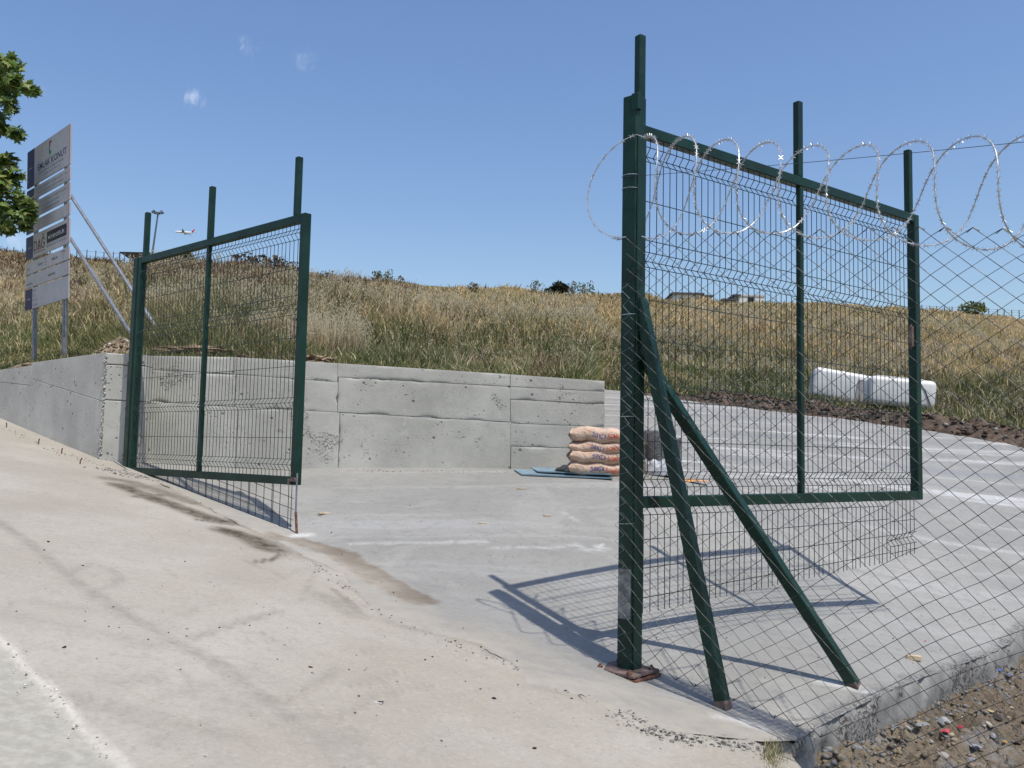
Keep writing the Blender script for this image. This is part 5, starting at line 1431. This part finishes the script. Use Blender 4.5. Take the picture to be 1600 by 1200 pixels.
for i in range(260):
    r_ = math.sqrt(random.random()); a = random.uniform(0, 6.28); z = .34*(1-r_**1.5)
    chunk((r_*.42*math.cos(a), r_*.36*math.sin(a), z), random.uniform(.012, .045), (.23,.175,.12) if random.random() < .93 else (.5,.48,.45))
o = npmesh('clods', np.array(V), np.array(F), M_STONE, False, 'stuff', dict(tint=np.array(C)), heap)
# crumbly soil patches along the wall top
for lab, px, Y, sx in (('long low pile of tan soil lying on top of the road wall', 40, 14.1, .5), ('low pile of tan soil on the wall top seen through the closed gate leaf', 300, 12.4, .5), ('dark clod of earth on the wall top seen through the closed gate leaf', 376, 12.25, .16), ('small pale clod on the wall top right of the closed gate leaf', 492, 12.2, .22)):
    q = hp(px, Y, .02); crumple('soil_pile', lab, 'soil pile', q, sx, .16, .08 if sx > .2 else .09, M_SOILB if 'dark' not in lab else M_SOIL, int(px), .6, 2.4 if px < 100 else 0, 'soil piles along the wall top', 3.5)

# ------------------------------------------------------------------ far things on and beyond the crest
M_BLD = m_simple('white render', (.60, .58, .54), .08, 1, .8); M_ROOFD = m_simple('dark roof', (.07, .065, .07), .2, 2, .7); M_WIN = m_simple('dark opening', (.012, .013, .015), .1, 2, .3); M_CONC = m_simple('grey block wall', (.25, .245, .24), .15, 1.5, .9); M_MAST = m_simple('mast steel', (.10, .12, .15), .1, 1, .6, .2)
def building(lab, pxa, pxb, pyt, Y, depth, wins=(), roof=True, mat=None, over=.3, cat='building', roofm=None):
    A = P(pxa, pyt, Y); B = P(pxb, pyt + (pxb-pxa)*.02, Y); w = (B-A).length; zb_ = min(float(zhill(np.array([(pxa+pxb)/2.]), np.array([float(Y)]))[1][0]), A.z-2)
    o = thing('low_building', lab, cat, (A.x, Y, zb_-1)); h = A.z-zb_+1
    mb = MB(); mb.box((w/2, depth/2, h/2), (w/2, depth/2, h/2)); mb.build('wall', mat or M_BLD, o)
    if roof:
        mb = MB(); mb.box((w/2, depth/2, h+.12), (w/2+over, depth/2+over, .12)); mb.build('roof', roofm or M_ROOFD, o)
    for fx, fz, ww, wh in wins:
        mb = MB(); mb.box((w*fx, -.02, h-fz), (ww/2, .05, wh/2)); f = mb.build('window', M_WIN, o)
    return o, w, h
building('wide white building with a thin dark roof edge on the crest', 1052, 1097, 459.5, 130, 6, ((.25, 1.9, .5, .6), (.62, 1.9, .5, .6)))
building('small low annex right of the wide white building on the crest', 1097.5, 1111, 463.5, 131, 5)
building('white building with one dark window on the crest', 1154, 1194, 463, 135, 6, ((.47, .55, .9, .85), (.53, .55, .12, .8)), True, None, .1, 'building', m_simple('pale roof', (.45,.40,.37), .1, 2, .8))
building('grey lean-to against the left side of the one-window white building', 1148, 1154, 462.5, 135, 5, (), True, M_CONC)
building('low flat roof shed between the two white buildings on the crest', 1131, 1147, 469, 135, 4, (), True, M_CONC)
building('long low cream wall on the crest between the near leaf stiles', 1217, 1352, 472.5, 140, 2, (), False, m_simple('cream wall', (.62,.52,.38), .08, 1, .8), 0, 'wall')
building('pale low building with dark openings on the crest just left of the thick gate post', 930, 954, 463, 120, 6, ((.2, .9, .9, .5), (.6, .9, 1.2, .5)), True, None, .2)
building('white building half hidden by the thick gate post on the crest', 962, 990, 461, 118, 6, ((.5, 1.2, .5, .5),), True)
# hut with an overhanging dark roof beside the left gate post
A = P(199, 399, 95); B = P(232, 400, 95); zb_ = float(zhill(np.array([215.]), np.array([95.]))[1][0])
hut = thing('guard_hut', 'grey hut with overhanging dark flat roof on the crest behind the left gate post', 'hut', (A.x, 95, zb_-1.2)); w = (B-A).length; h = A.z - zb_ + 1.2
mb = MB(); mb.box((w/2, 1.2, h/2), (w/2-.2, 1.1, h/2)); mb.build('wall', M_CONC, hut)
mb = MB(); mb.add([(-.8, -.4, h+.30), (w+.3, -.4, h+.30), (w+.3, 2.8, h+.30), (-.8, 2.8, h+.30), (0, .1, h-.25), (w, .1, h-.25), (w, 2.3, h-.25), (0, 2.3, h-.25)], [(0,1,2,3), (4,7,6,5), (0,4,5,1), (1,5,6,2), (2,6,7,3), (3,7,4,0)]); mb.build('roof', M_ROOFD, hut)
mb = MB(); mb.tube([(-.7, -.3, 0), (-.7, -.3, h+.2)], .08, 6); mb.build('roof_post', M_MAST, hut)
mb = MB(); mb.box((w*.75, .08, h*.72), (.35, .03, .3)); mb.build('window', M_WIN, hut)
# floodlight mast
mt_ = P(247, 333, 150); zb_ = float(zhill(np.array([244.]), np.array([150.]))[1][0])
mast = thing('floodlight_mast', 'tall thin floodlight mast beyond the hill, right of the left gate post', 'floodlight', (mt_.x-.35, 150, zb_)); h = mt_.z - zb_
mb = MB(); mb.tube([(-.6, 0, -1), (.35, 0, h)], [.22, .13], 8); mb.build('pole', M_MAST, mast)
mb = MB(); mb.box((.35, 0, h), (.62, .3, .10)); mb.build('head_frame', M_MAST, mast)
for x, z, rx in ((-.45, .25, -.5), (-.05, .02, -.2), (.8, .02, .15), (1.10, .18, .6), (.35, -.12, 0)):
    mb = MB(); q = Matrix.Rotation(rx*1.3, 3, 'Y'); mb.box((x, -.1, h+z), (.30, .22, .12), tuple(q.col[i] for i in range(3))); mb.build('floodlamp', M_MAST, mast)
# fences on the skyline
def far_fence(lab, pxs, Y, ht, wires, lean=0, dz=0):
    p0 = P(pxs[0], 600, Y); z_ = [float(zhill(np.array([p]), np.array([float(Y)]))[1][0])+dz for p in pxs]
    o = thing('perimeter_fence', lab, 'fence', (p0.x, Y, z_[0]))
    tops = []
    for k, p in enumerate(pxs):
        x = P(p, 600, Y).x - p0.x; hh_ = ht*random.uniform(.93, 1.08)
        mb = MB(); mb.tube([(x, 0, z_[k]-z_[0]-.6), (x, 0, z_[k]-z_[0]+hh_)], .055*Y/100, 4); mb.build('post', M_MAST, o); tops.append((x, z_[k]-z_[0]))
    for f in wires:
        mb = MB(); mb.tube([(x, 0, z+ht*f) for x, z in tops], .014*Y/100, 4, False); mb.build('wire', M_MAST, o)
    return o
far_fence('row of thin fence posts along the horizon at the right, behind the small round tree', [1442+11.8*k+random.uniform(-1,1) for k in range(16)], 150, 2.1, (.55, .78, .97))
far_fence('thin wire fence with tall posts on the crest at the left, beside the dark-roofed hut', [108, 124, 138, 151, 166, 184, 192], 80, 1.35, (.6, .93))
far_fence('distant fence posts on the crest left of the site sign', [-40, -14, 8, 22, 38, 66], 80, 1.3, (.8,))
# airliner climbing out
AP = P(288, 363, 1700); pl = thing('airliner', 'white airliner with a red tail climbing away in the blue sky', 'airplane', AP)
M_PW = m_simple('white aircraft skin', (.78, .78, .80), .03, 1, .35, 0, .5); M_PR = m_flat('red tail paint', (.55, .03, .05), .4); M_PG = m_simple('grey wing', (.28, .30, .32), .05, 1, .5)
S = 21.
mb = MB(); xs = [-1, -.97, -.92, -.84, -.6, .4, .62, .82, .96, 1]; rs = [.02, .35, .62, .85, 1, 1, .93, .62, .28, .12]; mb.tube([(x*S, 0, (.0 if x < .5 else (x-.5)*2.2)) for x in xs], [r*2.0 for r in rs], 14); mb.build('fuselage', M_PW, pl, True)
def wing(nm, root, tip, c0_, c1_, th, mat, par=pl):
    mb = MB(); vs = []
    for (x, y, z), c in ((root, c0_), (tip, c1_)): vs += [(x, y, z), (x+c*.3, y, z+th), (x+c, y, z), (x+c*.3, y, z-th)]
    mb.add(vs, [(0,1,2,3), (7,6,5,4), (0,4,5,1), (1,5,6,2), (2,6,7,3), (3,7,4,0)]); return mb.build(nm, mat, par)
wing('wing', (-4, -1.5, -.9), (5, -17, .9), 7, 1.8, .35, M_PG); wing('wing', (-4, 1.5, -.9), (5, 17, .9), 7, 1.8, .35, M_PG)
wing('tailplane', (16.5, -.6, 1.2), (20.2, -6.2, 1.8), 3.4, 1.5, .15, M_PR); wing('tailplane', (16.5, .6, 1.2), (20.2, 6.2, 1.8), 3.4, 1.5, .15, M_PR)
mb = MB(); mb.add([(14.5, -.18, 2.0), (19.8, -.18, 2.0), (21.4, -.1, 7.6), (19.2, -.1, 7.6), (14.5, .18, 2.0), (19.8, .18, 2.0), (21.4, .1, 7.6), (19.2, .1, 7.6)], [(0,1,2,3), (7,6,5,4), (0,4,5,1), (1,5,6,2), (2,6,7,3), (3,7,4,0)]); mb.build('tail_fin', M_PR, pl)
for y in (-5.6, 5.6):
    mb = MB(); mb.tube([(-3.2, y, -1.7), (-1.5, y, -1.7), (1., y, -1.6)], [.95, 1.05, .65], 10); mb.build('engine', M_PG, pl)
pl.rotation_euler = (math.radians(-8), math.radians(5.5), math.radians(-12))

# ------------------------------------------------------------------ litter, stones, chips
M_CHIP = m_simple('raw wood chip', (.50, .40, .26), .2, 20, .8)
def block(name, lab, cat, p, h, mat, rz, group=None, tilt=0):
    mb = MB(); mb.box((0, 0, h[2]), h, None, min(h)*.2); o = mb.build(name, mat); o.location = p; o.rotation_euler = (tilt, tilt*.4, rz); return tag(o, lab, cat, group)
block('wood_chip', 'pale yellow wood chip on the yard just right of the rusty drop rod', 'wood chip', yp(506, 803), (.07, .018, .008), M_CHIP, .9)
block('wood_chip', 'thin pale wood sliver on the yard in line with the middle of the wall', 'wood chip', yp(754, 818), (.05, .010, .005), M_CHIP, .05)
block('wood_chip', 'tan wood chip on the yard near the blue sheets', 'wood chip', yp(815, 764), (.055, .018, .006), M_CHIP, -.1)
block('wood_chip', 'small pale chip on the yard just left of the thick post, near a white streak', 'wood chip', yp(855, 806), (.04, .015, .006), M_CHIP, .1)
p = hit(1428, 1031, zyard, 4, 12); block('wood_block', 'short sawn wood block lying on the slab edge by the dirt', 'wood block', p, (.055, .022, .018), M_CHIP, -.35)
block('wood_chip', 'white splinter on the dusty road right of the black pebble', 'wood chip', gp(591, 1099), (.022, .006, .003), m_flat('bleached wood', (.6,.57,.5)), -.4)
def rock(lab, p, s_, col, seed, group=None, name='stone', sy=.75, sz2=.55, rz=0, cat='stone', sink=.25):
    bm = bmesh.new(); rr_ = random.Random(seed)
    for k in range(16):
        v = Vector((rr_.gauss(0, 1), rr_.gauss(0, 1), rr_.gauss(0, 1))).normalized()*rr_.uniform(.75, 1.05)
        bm.verts.new((v.x*s_, v.y*s_*sy, v.z*s_*sz2))
    bmesh.ops.convex_hull(bm, input=bm.verts[:])
    loose = [v for v in bm.verts if not v.link_faces]; bmesh.ops.delete(bm, geom=loose, context='VERTS')
    me = D.meshes.new(name); bm.to_mesh(me); bm.free(); nvv = len(me.vertices)
    a = me.attributes.new('tint', 'FLOAT_COLOR', 'POINT'); cc = np.ones((nvv, 4), np.float32); cc[:, :3] = np.array(col)[None]*rng.uniform(.85, 1.15, (nvv, 1)); a.data.foreach_set('color', cc.ravel())
    o = link(name, me, M_STONE); o.location = Vector(p)+Vector((0, 0, s_*sz2*(1-2*sink)*.6)); o.rotation_euler = (random.uniform(-.25,.25), random.uniform(-.25,.25), rz); return tag(o, lab, cat, group)
DKC = (.035,.033,.035)
for lab, px, py, s_ in (('black pebble on the dusty road in the middle of the tyre marks', 485, 1043, .018), ('black pebble alone on the road at the bottom edge left of centre', 594, 1099, .022), ('small dark pebble on the road below the loop mark', 129, 884, .012), ('dark pebble on the road at the left beside the faint tyre track', 75, 847, .016), ('tiny dark pebble just below the left pebble by the faint tyre track', 69, 860, .012), ('dark pebble near the old slab seam on the road', 100, 1012, .014),
        ('pebble on the road left of the rusty base plate, farther of two', 910, 1047, .012), ('pebble on the road left of the rusty base plate, nearer of two', 912, 1062, .011), ('dark pebble on the road in front of the crumbled seam', 772, 1092, .016), ('dark pebble at the bottom of the road in the centre', 835, 1170, .014), ('dark crumb by the end of the damp band on the yard', 618, 941, .016), ('pale pebble on the brown stain before the closed gate', 299, 786, .02), ('second pale pebble on the brown stain before the closed gate', 292, 781, .014)):
    rock(lab, gp(px, py), s_, DKC if 'pale' not in lab else (.33,.3,.26), px, 'pebbles scattered on the road and yard', 'pebble', cat='pebble')
# stones on the dirt, right foreground
ST = [(1486, 1073, .10, (.36,.30,.20), 'large tan flat stone half buried next to the slab edge'), (1478, 1128, .085, (.27,.27,.27), 'grey flat stone right of the buried tan stone'), (1440, 1133, .07, (.25,.25,.25), 'grey slab-like stone below the middle of the slab edge'), (1420, 1138, .05, (.30,.29,.27), 'grey stone left of the grey slab-like stone'),
      (1432, 1128, .035, (.33,.25,.14), 'small ochre stone on the slab-like grey stone edge'), (1562, 1122, .10, (.055,.05,.045), 'dark long rock in the dirt at the right edge'), (1548, 1112, .05, (.38,.29,.17), 'light brown stone on top of the dark long rock'), (1545, 1133, .05, (.36,.32,.25), 'pale stone below the dark long rock'), (1525, 1119, .04, (.28,.28,.27), 'grey stone left of the dark long rock'),
      (1405, 1172, .045, (.34,.27,.17), 'pointed ochre stone on the dirt at the bottom'), (1414, 1160, .03, (.36,.29,.2), 'small ochre stone behind the pointed one'), (1474, 1180, .06, (.27,.25,.22), 'grey brown stone near the bottom, left of the grey rubble'), (1525, 1168, .075, (.26,.26,.28), 'big blue grey rubble lump in the dirt'), (1520, 1188, .06, (.22,.22,.24), 'blue grey rubble lump below the big one'), (1552, 1150, .05, (.26,.26,.28), 'grey lump right of the red scraps'),
      (1455, 1160, .035, (.29,.27,.23), 'small grey stone left of the red scraps'), (1340, 1150, .03, (.28,.25,.2), 'small stone in the dirt near the slab corner'), (1345, 1160, .04, (.30,.26,.2), 'brown stone in the dirt near the slab corner'), (1592, 1160, .07, (.10,.08,.06), 'dark brown lump at the right edge of the dirt'), (1570, 1160, .035, (.5,.3,.12), 'orange brown flake left of the dark brown lump'), (1400, 1112, .05, (.13,.125,.12), 'dark concrete crumb against the foot of the slab'), (1320, 1152, .06, (.13,.125,.12), 'dark concrete crumb at the foot of the slab corner')]
for px, py, s_, col, lab in ST:
    p = dp(px, py); rock(lab, p, s_*.85, col, px*3+py, 'stones lying on the dirt', 'stone', random.uniform(.5, .8), random.uniform(.28, .45), random.uniform(0, 3))
M_RED = m_flat('red plastic', (.42, .05, .07), .5); M_BLUE = m_flat('blue plastic', (.06, .12, .38), .5)
scrap('plastic_scrap', 'crumpled dark red plastic scrap on the dirt, left of a brighter one', 'plastic scrap', dp(1477, 1150)+Vector((0,0,.02)), (.055, .035), M_RED, .6, None, .003, 9, .02)
scrap('plastic_scrap', 'bright red plastic scrap on the dirt, right one of two red scraps', 'plastic scrap', dp(1500, 1144)+Vector((0,0,.02)), (.03, .025), M_RED, .2, None, .003, 8, .02)
scrap('plastic_scrap', 'blue plastic scrap on the dirt by the slab edge, left one of two', 'plastic scrap', dp(1560, 1052)+Vector((0,0,.02)), (.06, .035), M_BLUE, .2, None, .003, 9, .02)
scrap('plastic_scrap', 'small blue plastic scrap on the dirt, right one of two blue scraps', 'plastic scrap', dp(1578, 1060)+Vector((0,0,.02)), (.035, .02), M_BLUE, .1, None, .003, 8, .015)
scrap('plastic_scrap', 'tiny red scrap on the slab near the wood block', 'plastic scrap', yp(1446, 1003), (.016, .010), M_RED, .1, None, .003, 7, .008)
# loose rubble past counting
V = []; F = []; C = []
for i in range(15000):
    s = random.uniform(-.6, 7)**1; w_ = 5*random.random()**1.3 + .05
    x = K.x+KD.x*s+KP.x*w_; y = K.y+KD.y*s+KP.y*w_
    if x > 6.5 or fbm(x*1.3, y*1.3, 431) < .38: continue
    t = random.random(); col = (.19,.15,.105) if t < .93 else ((.27,.265,.26) if t < .85 else (.36,.30,.22))
    chunk((x, y, zdirt(x, y)-.001), .006+.034*random.random()**4, col, .75)
for i in range(170):          # flat grey flakes
    s = random.uniform(-.4, 6); w_ = 4*random.random()+.15; x = K.x+KD.x*s+KP.x*w_; y = K.y+KD.y*s+KP.y*w_
    if fbm(x*1.3, y*1.3, 431) > .40: chunk((x, y, zdirt(x, y)+.012), random.uniform(.02, .055), random.choice([(.25,.25,.25), (.21,.21,.22), (.30,.27,.22), (.33,.31,.28)]), .38)
for i in range(900):          # against the foot of the slab
    s = random.uniform(0, 6.5); w_ = abs(random.gauss(0, .14))+.02; x = K.x+KD.x*s+KP.x*w_; y = K.y+KD.y*s+KP.y*w_
    chunk((x, y, zdirt(x, y)+.006), random.uniform(.008, .035)*random.random()+.006, (.16,.16,.158), .8)
npmesh('rubble', np.array(V), np.array(F), M_STONE, False, 'stuff', dict(tint=np.array(C)))
V = []; F = []; C = []
def strew(pxs, n, spread, smax, cols, zf=zroad1, fn=gp):
    pts_ = [fn(*p) for p in pxs]
    for i in range(n):
        k = random.randrange(len(pts_)-1); t = random.random(); p = pts_[k].lerp(pts_[k+1], t); x = p.x+random.gauss(0, spread); y = p.y+random.gauss(0, spread)
        chunk((x, y, zf(x, y)+.003), .003+smax*random.random()**3, random.choice(cols), .7)
GC = [(.25,.235,.21), (.2,.19,.17), (.3,.285,.26), (.07,.065,.06)]
strew([(165,732),(200,742),(260,752),(330,775)], 420, .10, .022, GC); strew([(0,664),(80,702),(155,727)], 160, .05, .014, [(.2,.19,.17), (.12,.1,.08)])
strew([(976,1114),(1010,1138),(1060,1150),(1120,1160),(1200,1172)], 700, .06, .016, GC); strew([(487,878),(554,930),(667,990),(790,1035),(921,1094)], 240, .05, .010, GC+[(.06,.055,.05)])
strew([(20,1020),(62,1071),(87,1096),(125,1137),(167,1179)], 60, .03, .008, [(.5,.48,.42)])
strew([(0,900),(300,1000),(700,1150)], 110, .8, .007, [(.22,.2,.17), (.34,.31,.26), (.12,.11,.1)]); strew([(200,800),(500,1000),(900,1140)], 130, .9, .008, [(.05,.045,.045), (.3,.28,.24)]); strew([(500,780),(760,900),(900,880)], 130, .9, .009, [(.05,.045,.045), (.42,.38,.3)], zyard, yp)
strew([(1290,1075),(1450,1010),(1560,960)], 120, .35, .010, [(.05,.045,.045), (.2,.19,.17)], zyard, yp); strew([(540,735),(700,737),(880,740)], 160, .05, .012, GC, zyard, yp)
npmesh('grit', np.array(V), np.array(F), M_STONE, False, 'stuff', dict(tint=np.array(C)))
# weeds at the slab corner
V = []; F = []; C = []
for i in range(260):
    p = gp(1208+random.gauss(0, 9), 1180+random.gauss(0, 11)); h_ = random.uniform(.015, .055); a = random.uniform(0, 6.28); b_ = len(V); l_ = random.uniform(.01, .06)
    V += [(p.x-.002*math.cos(a), p.y-.002*math.sin(a), p.z-.01), (p.x+.002*math.cos(a), p.y+.002*math.sin(a), p.z-.01), (p.x+l_*math.sin(a), p.y-l_*math.cos(a), p.z+h_)]; F.append((b_, b_+1, b_+2)); C += [np.array(random.choice([GREEN, OLIVE, STRAW]))*random.uniform(.7, 1.2)]*3
o = npmesh('weed', np.array(V), np.array(F), M_GRASS, False, None, dict(tint=np.array(C))); tag(o, 'small tuft of green weed at the broken slab corner beside the road', 'weed', None, 'stuff')
ico.free()
